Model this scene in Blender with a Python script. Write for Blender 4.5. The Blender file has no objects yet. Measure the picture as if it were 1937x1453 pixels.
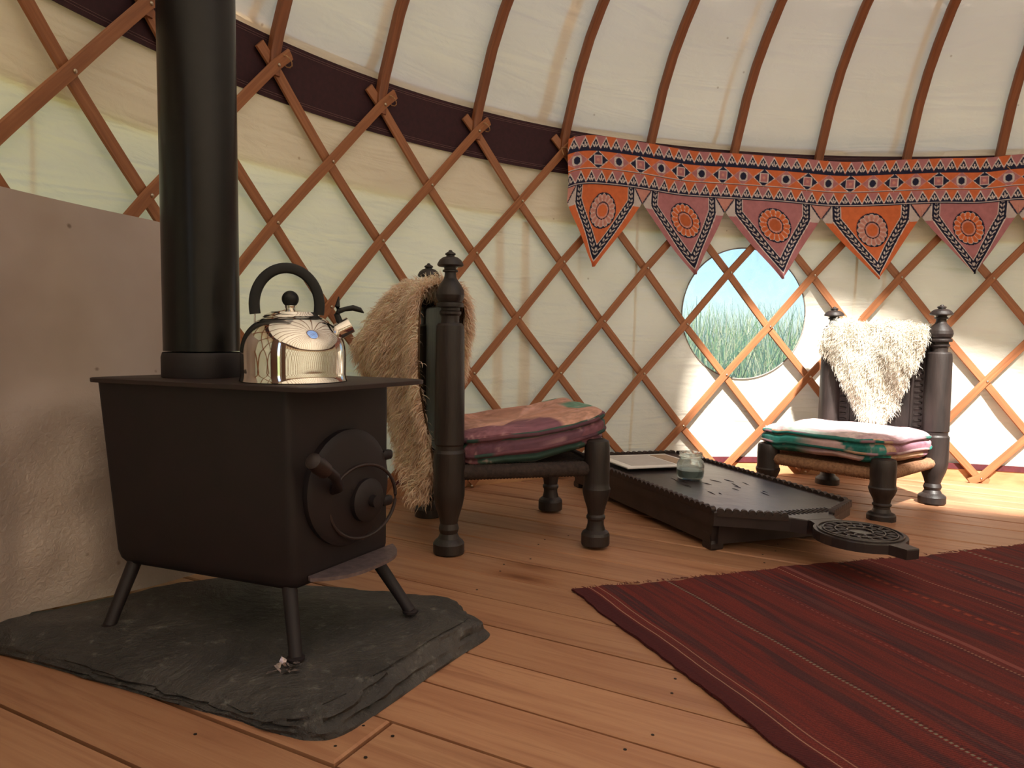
import bpy, math, random
import numpy as np
from mathutils import Matrix, Vector, noise
random.seed(7); rng = np.random.default_rng(7)
scene = bpy.context.scene
COL = scene.collection
PI = math.pi

# ------------------------------------------------------------------ camera, sky, sun, exposure
F_PX, PITCH, ROLL, EYE = 1387.014, 0.0709, -0.0342, 0.665
cp, sp, cr, sr = math.cos(PITCH), math.sin(PITCH), math.cos(ROLL), math.sin(ROLL)
cam = bpy.data.cameras.new('camera'); cam.sensor_fit = 'HORIZONTAL'; cam.sensor_width = 36.0
cam.lens = F_PX / 1937.0 * 36.0; cam.clip_start = 0.02; cam.clip_end = 500
camo = bpy.data.objects.new('camera', cam); COL.objects.link(camo)
camo.matrix_world = Matrix(((cr, sr, 0, 0), (-sr*sp, cr*sp, -cp, 0), (-sr*cp, cr*cp, sp, EYE), (0, 0, 0, 1)))
scene.camera = camo

SUN_TAN, SUN_DX = 1.22, -0.03            # the sun comes in through the crown opening, from behind the camera
world = bpy.data.worlds.new('sky'); scene.world = world; world.use_nodes = True
wn = world.node_tree.nodes; wl = world.node_tree.links; wn.clear()
sky = wn.new('ShaderNodeTexSky'); sky.sky_type = 'NISHITA'; sky.sun_disc = False
sky.sun_elevation = math.atan(SUN_TAN); sky.sun_rotation = PI; sky.air_density = 1.0; sky.dust_density = 0.7; sky.ozone_density = 1.0
bg = wn.new('ShaderNodeBackground'); bg.inputs['Strength'].default_value = 0.32
wo = wn.new('ShaderNodeOutputWorld'); wl.new(sky.outputs[0], bg.inputs[0]); wl.new(bg.outputs[0], wo.inputs[0])
sl = bpy.data.lights.new('sun', 'SUN'); sl.energy = 17.0; sl.angle = math.radians(2.2); sl.color = (1.0, 0.95, 0.86)
slo = bpy.data.objects.new('sun', sl); COL.objects.link(slo)
slo.rotation_euler = Vector((SUN_DX, 1.0, -SUN_TAN)).to_track_quat('-Z', 'Y').to_euler()
scene.view_settings.view_transform = 'Standard'; scene.view_settings.look = 'None'
scene.view_settings.gamma = 1.0; scene.view_settings.use_curve_mapping = False
scene.view_settings.exposure = 0.08
scene.cycles.max_bounces = 12; scene.cycles.diffuse_bounces = 6; scene.cycles.transparent_max_bounces = 16
scene.cycles.caustics_reflective = False; scene.cycles.caustics_refractive = False

# ------------------------------------------------------------------ helpers
LEAN = -0.022                            # everything stands plumb; the deck itself is slightly out of level
CX, CY, R0, TH0, DTH = 1.926, 0.8211, 2.9427, -0.7503, 0.1479
ROWS = [1.532, 1.278, 1.035, 0.777, 0.535, 0.283, 0.058]
E1, E2, TX, TY = -0.0413, -0.0498, -0.0088, 0.0132

def rr(th): return R0*(1 + E1*np.cos(2*th) + E2*np.sin(2*th))
def wallp(th, z, dr=0.0):
    r = rr(th) + dr; Z = z - EYE
    return np.stack(np.broadcast_arrays(CX + r*np.sin(th) + TX*Z, CY + r*np.cos(th) + TY*Z, z - TX*r*np.sin(th) - TY*r*np.cos(th)), -1)

def srgb(*c): return tuple((x/255/12.92 if x/255 <= 0.04045 else ((x/255+0.055)/1.055)**2.4) for x in c) + (1.0,)

class MB:
    def __init__(s): s.v = []; s.f = []; s.uv = []
    def add(s, verts, faces, uvs=None):
        o = len(s.v); s.v += [tuple(map(float, p)) for p in verts]
        s.uv += list(uvs) if uvs is not None else [(0, 0)]*len(verts)
        s.f += [tuple(i+o for i in f) for f in faces]; return s
    def box(s, c, size, M=None, bev=0.0):
        hx, hy, hz = [x/2 for x in size]
        if bev <= 0:
            vs = [(x, y, z) for x in (-hx, hx) for y in (-hy, hy) for z in (-hz, hz)]
            fs = [(0, 1, 3, 2), (4, 6, 7, 5), (0, 4, 5, 1), (2, 3, 7, 6), (0, 2, 6, 4), (1, 5, 7, 3)]
        else:
            b = min(bev, hx*.9, hy*.9, hz*.9)
            ring = [(hx-b, hy), (hx, hy-b), (hx, -hy+b), (hx-b, -hy), (-hx+b, -hy), (-hx, -hy+b), (-hx, hy-b), (-hx+b, hy)]
            vs = []
            for zz, k in ((-hz, b), (-hz+b, 0), (hz-b, 0), (hz, b)):
                for x, y in ring: vs.append((x-math.copysign(k, x), y-math.copysign(k, y), zz))
            fs = [(i+8*j, i+8*(j+1), (i+1) % 8+8*(j+1), (i+1) % 8+8*j) for j in range(3) for i in range(8)]
            fs += [tuple(range(8)), tuple(range(31, 23, -1))]
        M = M or Matrix(); c = Vector(c)
        return s.add([(M @ Vector(v)) + c for v in vs], fs, [(v[0], v[1]) for v in vs])
    def lathe(s, prof, n=24, c=(0, 0, 0), M=None, cap=True):
        vs = []; uv = []
        for k, (r, z) in enumerate(prof):
            for i in range(n):
                a = 2*PI*i/n; vs.append((r*math.cos(a), r*math.sin(a), z)); uv.append((i/n, z))
        m = len(prof)
        fs = [(j*n+i, j*n+(i+1) % n, (j+1)*n+(i+1) % n, (j+1)*n+i) for j in range(m-1) for i in range(n)]
        if cap:
            fs += [tuple(range(n-1, -1, -1)), tuple(range((m-1)*n, m*n))]
        c = Vector(c); M = M or Matrix()
        return s.add([(M @ Vector(v)) + c for v in vs], fs, uv)
    def tube(s, pts, rad, n=8, cap=True, flat=None, up=(0, 0, 1), closed=False):
        """tube along pts; flat=(w,h) gives a rounded-rectangle section"""
        P = [Vector(p) for p in pts]; m = len(P); L = 0; vs = []; uv = []; up = Vector(up)
        for k in range(m):
            if closed: d = P[(k+1) % m]-P[k-1]
            else: d = P[min(k+1, m-1)]-P[max(k-1, 0)]
            d.normalize(); a = d.cross(up)
            if a.length < 1e-4: a = d.cross(Vector((1, 0, 0)))
            a.normalize(); b = a.cross(d).normalized()
            if k: L += (P[k]-P[k-1]).length
            r = rad[k] if hasattr(rad, '__len__') else rad
            for i in range(n):
                t = 2*PI*i/n
                if flat:
                    w, h = flat; x = w/2*math.copysign(abs(math.cos(t))**.5, math.cos(t)); y = h/2*math.copysign(abs(math.sin(t))**.5, math.sin(t))
                else: x, y = r*math.cos(t), r*math.sin(t)
                vs.append(P[k]+a*x+b*y); uv.append((L, i/n*0.1))
        fs = [(j*n+i, j*n+(i+1) % n, (j+1)*n+(i+1) % n, (j+1)*n+i) for j in range(m-1) for i in range(n)]
        if closed: fs += [((m-1)*n+i, (m-1)*n+(i+1) % n, (i+1) % n, i) for i in range(n)]
        elif cap: fs += [tuple(range(n-1, -1, -1)), tuple(range((m-1)*n, m*n))]
        return s.add(vs, fs, uv)
    def grid(s, P, uv=None, closed_u=False):
        nu, nv = P.shape[:2]; V = P.reshape(-1, 3)
        fs = [(i*nv+j, ((i+1) % nu)*nv+j, ((i+1) % nu)*nv+j+1, i*nv+j+1) for i in range(nu if closed_u else nu-1) for j in range(nv-1)]
        return s.add(V, fs, None if uv is None else [tuple(x) for x in uv.reshape(-1, 2)])
    def build(s, name, m, parent=None, smooth=True, angle=None, loc=None):
        me = bpy.data.meshes.new(name); me.from_pydata(s.v, [], s.f); me.update()
        if any(u != (0, 0) for u in s.uv):
            lay = me.uv_layers.new(name='UVMap'); li = np.empty(len(me.loops), int); me.loops.foreach_get('vertex_index', li)
            lay.data.foreach_set('uv', np.array(s.uv, float)[li].ravel())
        return finish(me, name, m, parent, smooth, angle, loc)

def finish(me, name, m, parent=None, smooth=True, angle=None, loc=None):
    if smooth: me.polygons.foreach_set('use_smooth', [True]*len(me.polygons))
    if m: me.materials.append(m)
    o = bpy.data.objects.new(name, me); COL.objects.link(o)
    if smooth: me.set_sharp_from_angle(angle=math.radians(angle or 40))
    if parent: o.parent = parent
    if loc is not None: o.location = loc
    return o

def fast_mesh(name, V, Fq, m, parent=None, smooth=True, col=None, uv=None):
    """V (n,3), Fq (k,4|3) numpy arrays -> mesh object, optional per-vertex colour"""
    me = bpy.data.meshes.new(name); k, w = Fq.shape
    me.vertices.add(len(V)); me.vertices.foreach_set('co', np.ascontiguousarray(V, np.float32).ravel())
    me.loops.add(k*w); me.loops.foreach_set('vertex_index', np.ascontiguousarray(Fq, np.int32).ravel())
    me.polygons.add(k); me.polygons.foreach_set('loop_start', np.arange(0, k*w, w, dtype=np.int32))
    me.update(calc_edges=True); me.validate()
    if col is not None:
        ca = me.color_attributes.new('Col', 'FLOAT_COLOR', 'POINT')
        ca.data.foreach_set('color', np.concatenate([col, np.ones((len(V), 1))], 1).astype(np.float32).ravel())
    if uv is not None:
        lay = me.uv_layers.new(name='UVMap'); lay.data.foreach_set('uv', uv[Fq.ravel()].astype(np.float32).ravel())
    if smooth: me.polygons.foreach_set('use_smooth', [True]*len(me.polygons))
    if m: me.materials.append(m)
    o = bpy.data.objects.new(name, me); COL.objects.link(o)
    if parent: o.parent = parent
    return o

def gfaces(nu, nv):
    i, j = np.meshgrid(np.arange(nu-1), np.arange(nv-1), indexing='ij'); a = (i*nv+j).ravel()
    return np.stack([a, a+nv, a+nv+1, a+1], 1)

def empty(name, M):
    o = bpy.data.objects.new(name, None); o.empty_display_size = .1; COL.objects.link(o); o.matrix_world = M; return o
def tag(o, label=None, cat=None, group=None, kind=None):
    for k, v in (('label', label), ('category', cat), ('group', group), ('kind', kind)):
        if v: o[k] = v
    return o
def place(x, y, z, yaw=0.0, lean=LEAN):
    return Matrix.Translation((x, y, z)) @ Matrix.Rotation(lean, 4, 'Y') @ Matrix.Rotation(yaw, 4, 'Z')

# ------------------------------------------------------------------ materials
def newmat(name):
    m = bpy.data.materials.new(name); m.use_nodes = True; nt = m.node_tree; nt.nodes.clear()
    return m, nt.nodes, nt.links
def nz(n, l, coord, scale, detail=4, rough=.55, sc=(1, 1, 1), dist=0):
    mp = n.new('ShaderNodeMapping'); mp.inputs['Scale'].default_value = sc; l.new(coord, mp.inputs[0])
    t = n.new('ShaderNodeTexNoise'); t.inputs['Scale'].default_value = scale; t.inputs['Detail'].default_value = detail
    t.inputs['Roughness'].default_value = rough; t.inputs['Distortion'].default_value = dist; l.new(mp.outputs[0], t.inputs['Vector']); return t.outputs[0]
def ramp(n, l, fac, stops):
    r = n.new('ShaderNodeValToRGB'); e = r.color_ramp.elements
    while len(e) < len(stops): e.new(0.5)
    for k, (p, c) in enumerate(stops): e[k].position = p; e[k].color = c
    l.new(fac, r.inputs[0]); return r.outputs[0]
def mth(n, l, op, a, b=None, c=None):
    m = n.new('ShaderNodeMath'); m.operation = op
    for i, x in enumerate((a, b, c)):
        if x is None: continue
        if isinstance(x, (int, float)): m.inputs[i].default_value = x
        else: l.new(x, m.inputs[i])
    return m.outputs[0]
def mixc(n, l, fac, a, b, mode='MIX'):
    m = n.new('ShaderNodeMix'); m.data_type = 'RGBA'; m.blend_type = mode
    for s, x in ((0, fac), (6, a), (7, b)):
        if isinstance(x, (int, float)): m.inputs[s].default_value = x
        elif isinstance(x, tuple): m.inputs[s].default_value = x
        else: l.new(x, m.inputs[s])
    return m.outputs[2]
def bsdf(n, l, col, rough, metal=0.0, bump=None, bstr=.3, bdist=.01, spec=.5, out=True):
    b = n.new('ShaderNodeBsdfPrincipled')
    if isinstance(col, tuple): b.inputs['Base Color'].default_value = col
    else: l.new(col, b.inputs['Base Color'])
    if isinstance(rough, (int, float)): b.inputs['Roughness'].default_value = rough
    else: l.new(rough, b.inputs['Roughness'])
    b.inputs['Metallic'].default_value = metal; b.inputs['Specular IOR Level'].default_value = spec
    if bump is not None:
        bp = n.new('ShaderNodeBump'); bp.inputs['Strength'].default_value = bstr; bp.inputs['Distance'].default_value = bdist
        l.new(bump, bp.inputs['Height']); l.new(bp.outputs[0], b.inputs['Normal'])
    if out:
        o = n.new('ShaderNodeOutputMaterial'); l.new(b.outputs[0], o.inputs[0])
    return b
def simple(name, c1, c2=None, scale=20, rough=.6, metal=0.0, bstr=.2, sc=(1, 1, 1), coord='Object', detail=4, spec=.5, bdist=.005, lo=.3, hi=.7):
    m, n, l = newmat(name); tc = n.new('ShaderNodeTexCoord')
    f = nz(n, l, tc.outputs[coord], scale, detail, sc=sc); col = ramp(n, l, f, [(lo, c1), (hi, c2 or c1)])
    bsdf(n, l, col, rough, metal, f, bstr, bdist, spec); return m

def canvas_mat(name, dif, tra, pattern=True, bstr=.35):
    m, n, l = newmat(name); tc = n.new('ShaderNodeTexCoord'); ob = tc.outputs['Object']
    f1 = nz(n, l, ob, 1.6, 3); f2 = nz(n, l, ob, 9, 5, sc=(1, 1, 2.2), dist=.6); f3 = nz(n, l, ob, 3.0, 2, sc=(.5, .5, 3.5), dist=1.2)
    vo = n.new('ShaderNodeTexVoronoi'); vo.inputs['Scale'].default_value = 9; l.new(ob, vo.inputs['Vector'])
    spots = ramp(n, l, vo.outputs['Distance'], [(.03, (.72, .66, .6, 1)), (.055, (1, 1, 1, 1))])
    v = ramp(n, l, f1, [(.3, (.90, .88, .86, 1)), (.7, (1, 1, 1, 1))])
    dc = mixc(n, l, 1.0, mixc(n, l, 1.0, dif, v, 'MULTIPLY'), spots, 'MULTIPLY'); tcx = mixc(n, l, 1.0, mixc(n, l, 1.0, tra, v, 'MULTIPLY'), spots, 'MULTIPLY')
    h = mth(n, l, 'ADD', mth(n, l, 'MULTIPLY', f2, .35), f3)
    bp = n.new('ShaderNodeBump'); bp.inputs['Strength'].default_value = bstr; bp.inputs['Distance'].default_value = .05; l.new(h, bp.inputs['Height'])
    d = n.new('ShaderNodeBsdfDiffuse'); t = n.new('ShaderNodeBsdfTranslucent'); a = n.new('ShaderNodeAddShader')
    l.new(dc, d.inputs[0]); l.new(tcx, t.inputs[0]); l.new(bp.outputs[0], d.inputs['Normal']); l.new(bp.outputs[0], t.inputs['Normal'])
    l.new(d.outputs[0], a.inputs[0]); l.new(t.outputs[0], a.inputs[1])
    o = n.new('ShaderNodeOutputMaterial'); l.new(a.outputs[0], o.inputs[0]); return m

def wood_uv(name, c1, c2, c3, rough=.45, spec=.4):
    m, n, l = newmat(name); tc = n.new('ShaderNodeTexCoord'); oi = n.new('ShaderNodeObjectInfo')
    cb = n.new('ShaderNodeCombineXYZ'); l.new(mth(n, l, 'MULTIPLY', oi.outputs['Random'], 37.0), cb.inputs[2])
    ad = n.new('ShaderNodeVectorMath'); l.new(tc.outputs['UV'], ad.inputs[0]); l.new(cb.outputs[0], ad.inputs[1])
    f = nz(n, l, ad.outputs[0], 6, 5, sc=(.8, 22, 1), dist=.3); g = nz(n, l, ad.outputs[0], 2, 2)
    col = ramp(n, l, f, [(.3, c1), (.55, c2), (.8, c3)])
    col = mixc(n, l, mth(n, l, 'MULTIPLY', g, .5), col, c1)
    bsdf(n, l, col, rough, 0, f, .15, .003, spec); return m

M_CANVAS = canvas_mat('canvas_cloth', (.64, .60, .52, 1), (.225, .212, .165, 1))
M_ROOF = canvas_mat('roof_cloth', (.64, .60, .52, 1), (.24, .207, .160, 1), bstr=.22)
M_SEAM = canvas_mat('seam_cloth', (.55, .42, .34, 1), (.36, .28, .21, 1))
M_BURG = simple('burgundy_cloth', srgb(58, 24, 32), srgb(44, 18, 26), 60, .85, bstr=.1)
M_STITCH = simple('stitch_thread', srgb(120, 90, 88), srgb(96, 70, 70), 80, .8)
M_SLAT = wood_uv('slat_wood', srgb(138, 88, 58), srgb(162, 106, 70), srgb(182, 126, 86))
M_POLE = wood_uv('pole_wood', srgb(118, 72, 48), srgb(142, 88, 58), srgb(160, 102, 70))
M_RIVET = simple('rivet_metal', srgb(205, 190, 170), srgb(160, 140, 120), 200, .35, 1.0)
M_CORD = simple('cord_fibre', srgb(196, 160, 120), srgb(150, 112, 78), 120, .9)

def plank_mat():
    m, n, l = newmat('pine_plank'); tc = n.new('ShaderNodeTexCoord'); oi = n.new('ShaderNodeObjectInfo'); rd = oi.outputs['Random']
    cb = n.new('ShaderNodeCombineXYZ'); l.new(mth(n, l, 'MULTIPLY', rd, 91.0), cb.inputs[2]); l.new(mth(n, l, 'MULTIPLY', rd, 17.0), cb.inputs[0])
    ad = n.new('ShaderNodeVectorMath'); l.new(tc.outputs['Object'], ad.inputs[0]); l.new(cb.outputs[0], ad.inputs[1]); co = ad.outputs[0]
    g = nz(n, l, co, 3.2, 6, .6, sc=(.55, 9, 1), dist=.9); g2 = nz(n, l, co, 14, 4, sc=(.5, 14, 1)); b = nz(n, l, co, 1.3, 3, sc=(1, 2, 1))
    col = ramp(n, l, g, [(.25, srgb(128, 88, 66)), (.42, srgb(168, 122, 92)), (.6, srgb(186, 142, 108)), (.78, srgb(142, 96, 70))])
    col = mixc(n, l, mth(n, l, 'MULTIPLY', b, .55), col, srgb(158, 102, 74))
    vo = n.new('ShaderNodeTexVoronoi'); vo.inputs['Scale'].default_value = 2.6; mp = n.new('ShaderNodeMapping'); mp.inputs['Scale'].default_value = (.55, 1.5, 1)
    l.new(co, mp.inputs[0]); l.new(mp.outputs[0], vo.inputs['Vector'])
    kn = ramp(n, l, vo.outputs['Distance'], [(.035, (.45, .32, .24, 1)), (.10, (.80, .7, .62, 1)), (.2, (1, 1, 1, 1))])
    col = mixc(n, l, 1.0, col, kn, 'MULTIPLY')
    t = mth(n, l, 'MULTIPLY_ADD', rd, .22, .86); cc = n.new('ShaderNodeCombineColor')
    for i in range(3): l.new(t, cc.inputs[i])
    col = mixc(n, l, 1.0, col, cc.outputs[0], 'MULTIPLY')
    rg = mth(n, l, 'MULTIPLY_ADD', g2, .25, .38)
    bsdf(n, l, col, rg, 0, mth(n, l, 'ADD', g, g2), .12, .004, .35); return m
M_PLANK = plank_mat()
M_NAIL = simple('nail_iron', srgb(48, 36, 30), srgb(30, 24, 22), 300, .6, .3)
M_SUBFLOOR = simple('subfloor_dark', srgb(40, 26, 18), srgb(28, 18, 14), 8, .9)
M_SKIRT = simple('skirting_timber', srgb(206, 160, 116), srgb(170, 118, 78), 6, .6, sc=(1, 1, 4))
M_IRON = simple('stove_iron', srgb(31, 20, 24), srgb(22, 15, 18), 14, .6, 0.0, .25, detail=8, spec=.45, bdist=.002)
M_PLATE = simple('stove_plate_iron', srgb(46, 29, 28), srgb(32, 21, 21), 22, .55, 0.0, .2, detail=8, bdist=.002)
M_ASH = simple('ash_lip_steel', srgb(120, 106, 108), srgb(88, 76, 80), 60, .42, .3, .15)
M_FLUE = simple('flue_enamel', srgb(22, 20, 20), srgb(17, 15, 15), 40, .30, 0.0, .03, spec=.30)

def slate_mat():
    m, n, l = newmat('slate_stone'); tc = n.new('ShaderNodeTexCoord'); ob = tc.outputs['Object']
    a = nz(n, l, ob, 4.5, 7, .65, dist=.8); b = nz(n, l, ob, 28, 6, .7); c = nz(n, l, ob, 60, 3)
    col = ramp(n, l, a, [(.25, srgb(38, 36, 36)), (.5, srgb(62, 59, 58)), (.62, srgb(74, 70, 68)), (.8, srgb(56, 49, 44))])
    wh = ramp(n, l, b, [(.58, (0, 0, 0, 1)), (.72, (.6, .6, .6, 1))])
    col = mixc(n, l, wh, col, srgb(136, 134, 128))
    h = mth(n, l, 'ADD', a, mth(n, l, 'MULTIPLY', b, .3))
    bsdf(n, l, col, mth(n, l, 'MULTIPLY_ADD', c, .25, .42), 0, h, .9, .03, .45); return m
M_SLATE = slate_mat()

def panel_mat():
    m, n, l = newmat('heat_shield_sheet'); tc = n.new('ShaderNodeTexCoord'); ob = tc.outputs['Object']
    a = nz(n, l, ob, 2.2, 4); b = nz(n, l, ob, 85, 4, .6, dist=.5); c = nz(n, l, ob, 12, 4)
    col = ramp(n, l, a, [(.3, srgb(164, 148, 138)), (.7, srgb(184, 170, 162))])
    vo = n.new('ShaderNodeTexVoronoi'); vo.inputs['Scale'].default_value = 7.5; l.new(ob, vo.inputs['Vector'])
    sp_ = ramp(n, l, mth(n, l, 'ADD', vo.outputs['Distance'], mth(n, l, 'MULTIPLY', c, .1)), [(.070, (.45, .38, .34, 1)), (.10, (1, 1, 1, 1))])
    col = mixc(n, l, 1.0, col, sp_, 'MULTIPLY')
    sx = n.new('ShaderNodeSeparateXYZ'); l.new(ob, sx.inputs[0])
    low = ramp(n, l, sx.outputs[2], [(.40, (1, 1, 1, 1)), (.52, (.08, .08, .08, 1))])
    h = mth(n, l, 'ADD', mth(n, l, 'MULTIPLY', b, low), mth(n, l, 'MULTIPLY', c, .25))
    bsdf(n, l, col, .42, .15, h, .45, .006, .6); return m
M_PANEL = panel_mat()
M_STEEL = simple('kettle_steel', (.70, .66, .61, 1), (.66, .62, .57, 1), 30, .06, 1.0, .0)
M_BRUSH = simple('brushed_steel', (.6, .57, .54, 1), (.5, .47, .44, 1), 80, .22, 1.0, .05)
M_BLACK = simple('black_plastic', srgb(22, 22, 23), srgb(17, 17, 18), 60, .5, 0, .05, spec=.35)
M_DARKWOOD = simple('dark_carved_wood', srgb(54, 43, 40), srgb(22, 18, 18), 22, .5, 0, .7, sc=(1, 1, .18), detail=8, spec=.5, bdist=.006)
M_TABLE = simple('table_dark_wood', srgb(52, 42, 42), srgb(36, 29, 30), 14, .36, 0, .4, sc=(1, 1, 1), detail=7, spec=.6, bdist=.004)
M_SCALLOP = simple('scallop_wood', srgb(58, 40, 34), srgb(36, 26, 25), 60, .5, 0, .2)
M_ROPE_T = simple('tan_rope', srgb(176, 132, 100), srgb(128, 92, 70), 90, .9, bstr=.4)
M_ROPE_D = simple('dark_rope', srgb(64, 50, 46), srgb(40, 32, 30), 90, .9, bstr=.4)
M_HIDE = simple('hide_leather', srgb(190, 160, 130), srgb(160, 130, 105), 20, .8)
def attr_mat(name, rough=.85, weave=0.0, wsc=900, sheen=0.0):
    m, n, l = newmat(name); at = n.new('ShaderNodeAttribute'); at.attribute_name = 'Col'; tc = n.new('ShaderNodeTexCoord')
    f = nz(n, l, tc.outputs['Object'], 40, 4); f2 = nz(n, l, tc.outputs['Object'], 240, 2)
    v = ramp(n, l, f, [(.3, (.86, .86, .86, 1)), (.7, (1.05, 1.05, 1.05, 1))])
    b = bsdf(n, l, mixc(n, l, 1.0, at.outputs[0], v, 'MULTIPLY'), rough, 0, mth(n, l, 'ADD', f, mth(n, l, 'MULTIPLY', f2, .4)), .15, .006, .2); return m
M_PRINT = attr_mat('printed_cotton'); M_QUILT = attr_mat('patchwork_cotton')
def wool_mat(name, sub):
    m, n, l = newmat(name); at = n.new('ShaderNodeAttribute'); at.attribute_name = 'Col'
    d = n.new('ShaderNodeBsdfDiffuse'); t = n.new('ShaderNodeBsdfTranslucent'); x = n.new('ShaderNodeMixShader'); x.inputs[0].default_value = sub
    l.new(at.outputs[0], d.inputs[0]); l.new(at.outputs[0], t.inputs[0]); l.new(d.outputs[0], x.inputs[1]); l.new(t.outputs[0], x.inputs[2])
    o = n.new('ShaderNodeOutputMaterial'); l.new(x.outputs[0], o.inputs[0]); return m
M_WOOL = wool_mat('wool_fibre', .40)

def rug_mat(lines):
    m, n, l = newmat('kilim_weave'); tc = n.new('ShaderNodeTexCoord'); uv = tc.outputs['UV']
    sx = n.new('ShaderNodeSeparateXYZ'); l.new(uv, sx.inputs[0]); U, V = sx.outputs[0], sx.outputs[1]
    s = nz(n, l, uv, 15, 3, .65, sc=(1, .045, 1)); s2 = nz(n, l, uv, 60, 2, sc=(1, .03, 1)); bl = nz(n, l, uv, 5, 4, sc=(1.5, .5, 1)); fi = nz(n, l, uv, 330, 2)
    col = ramp(n, l, s, [(.28, srgb(60, 40, 44)), (.42, srgb(102, 52, 51)), (.5, srgb(130, 57, 51)), (.57, srgb(74, 50, 54)), (.70, srgb(116, 73, 71))])
    col = mixc(n, l, mth(n, l, 'MULTIPLY', s2, .45), col, srgb(86, 44, 46))
    col = mixc(n, l, mth(n, l, 'MULTIPLY', ramp(n, l, bl, [(.45, (0, 0, 0, 1)), (.75, (1, 1, 1, 1))]), .4), col, srgb(112, 60, 52))
    col = mixc(n, l, mth(n, l, 'MULTIPLY', ramp(n, l, fi, [(.4, (1, 1, 1, 1)), (.62, (0, 0, 0, 1))]), .38), col, srgb(44, 24, 28))
    col = mixc(n, l, ramp(n, l, U, [(.040, (.75, .75, .75, 1)), (.048, (0, 0, 0, 1))]), col, srgb(72, 36, 40))
    for (u0, w, dots, c, a) in lines:
        k = mth(n, l, 'LESS_THAN', mth(n, l, 'ABSOLUTE', mth(n, l, 'SUBTRACT', U, u0)), w)
        if dots: k = mth(n, l, 'MULTIPLY', k, mth(n, l, 'LESS_THAN', mth(n, l, 'FRACT', mth(n, l, 'MULTIPLY', V, dots)), .55))
        col = mixc(n, l, mth(n, l, 'MULTIPLY', k, a), col, c)
    wv = n.new('ShaderNodeTexWave'); wv.inputs['Scale'].default_value = 70; wv.bands_direction = 'Y'; wv.inputs['Distortion'].default_value = 2; l.new(uv, wv.inputs[0])
    bsdf(n, l, col, .95, 0, mth(n, l, 'ADD', mth(n, l, 'ADD', fi, s2), mth(n, l, 'MULTIPLY', wv.outputs[1], .5)), .5, .004, .1); return m

def glass_mat(name, col, rough=.0, mixw=.0):
    m, n, l = newmat(name); g = n.new('ShaderNodeBsdfGlass'); g.inputs[0].default_value = col; g.inputs['Roughness'].default_value = rough; g.inputs['IOR'].default_value = 1.45
    t = n.new('ShaderNodeBsdfTransparent'); t.inputs[0].default_value = col; x = n.new('ShaderNodeMixShader'); x.inputs[0].default_value = .45
    l.new(g.outputs[0], x.inputs[1]); l.new(t.outputs[0], x.inputs[2]); o = n.new('ShaderNodeOutputMaterial'); l.new(x.outputs[0], o.inputs[0]); return m
def pane_mat():  # tint added to dim the bright outdoors; cloudy mix paints its washed-out haze
    m, n, l = newmat('dimmed_hazy_vinyl'); t = n.new('ShaderNodeBsdfTransparent'); t.inputs[0].default_value = (.46, .56, .63, 1)
    d = n.new('ShaderNodeBsdfTranslucent'); d.inputs[0].default_value = (.60, .74, .86, 1); g = n.new('ShaderNodeBsdfGlossy'); g.inputs['Roughness'].default_value = .12
    x = n.new('ShaderNodeMixShader'); tc = n.new('ShaderNodeTexCoord'); f = nz(n, l, tc.outputs['Object'], 16, 6, .7, dist=1.0)
    l.new(ramp(n, l, f, [(.35, (.16, .16, .16, 1)), (.75, (.42, .42, .42, 1))]), x.inputs[0]); l.new(t.outputs[0], x.inputs[1]); l.new(d.outputs[0], x.inputs[2])
    y = n.new('ShaderNodeMixShader'); y.inputs[0].default_value = .03; l.new(x.outputs[0], y.inputs[1]); l.new(g.outputs[0], y.inputs[2])
    o = n.new('ShaderNodeOutputMaterial'); l.new(y.outputs[0], o.inputs[0]); return m
M_PANE = pane_mat(); M_JAR = glass_mat('jar_glass', (.93, .97, .97, 1))
M_GRASSG = simple('meadow_ground', srgb(96, 112, 50), srgb(126, 132, 70), 3, .95)
M_BLADE = attr_mat('grass_blades', .8)

# ------------------------------------------------------------------ the setting: ground, floor, walls, roof
DOOR0, DOOR1 = -1.96, -1.86
g = MB()
ths = np.linspace(0, 2*PI, 65)
rings = np.array([0.0, 2, 4, 8, 16, 40, 120])
P = np.stack([np.stack([CX + r*np.sin(ths), CY + r*np.cos(ths), np.full_like(ths, -.32 - .0*r)], 1) for r in rings], 0)
g.grid(P); tag(g.build('ground', M_GRASSG), kind='structure')

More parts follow.
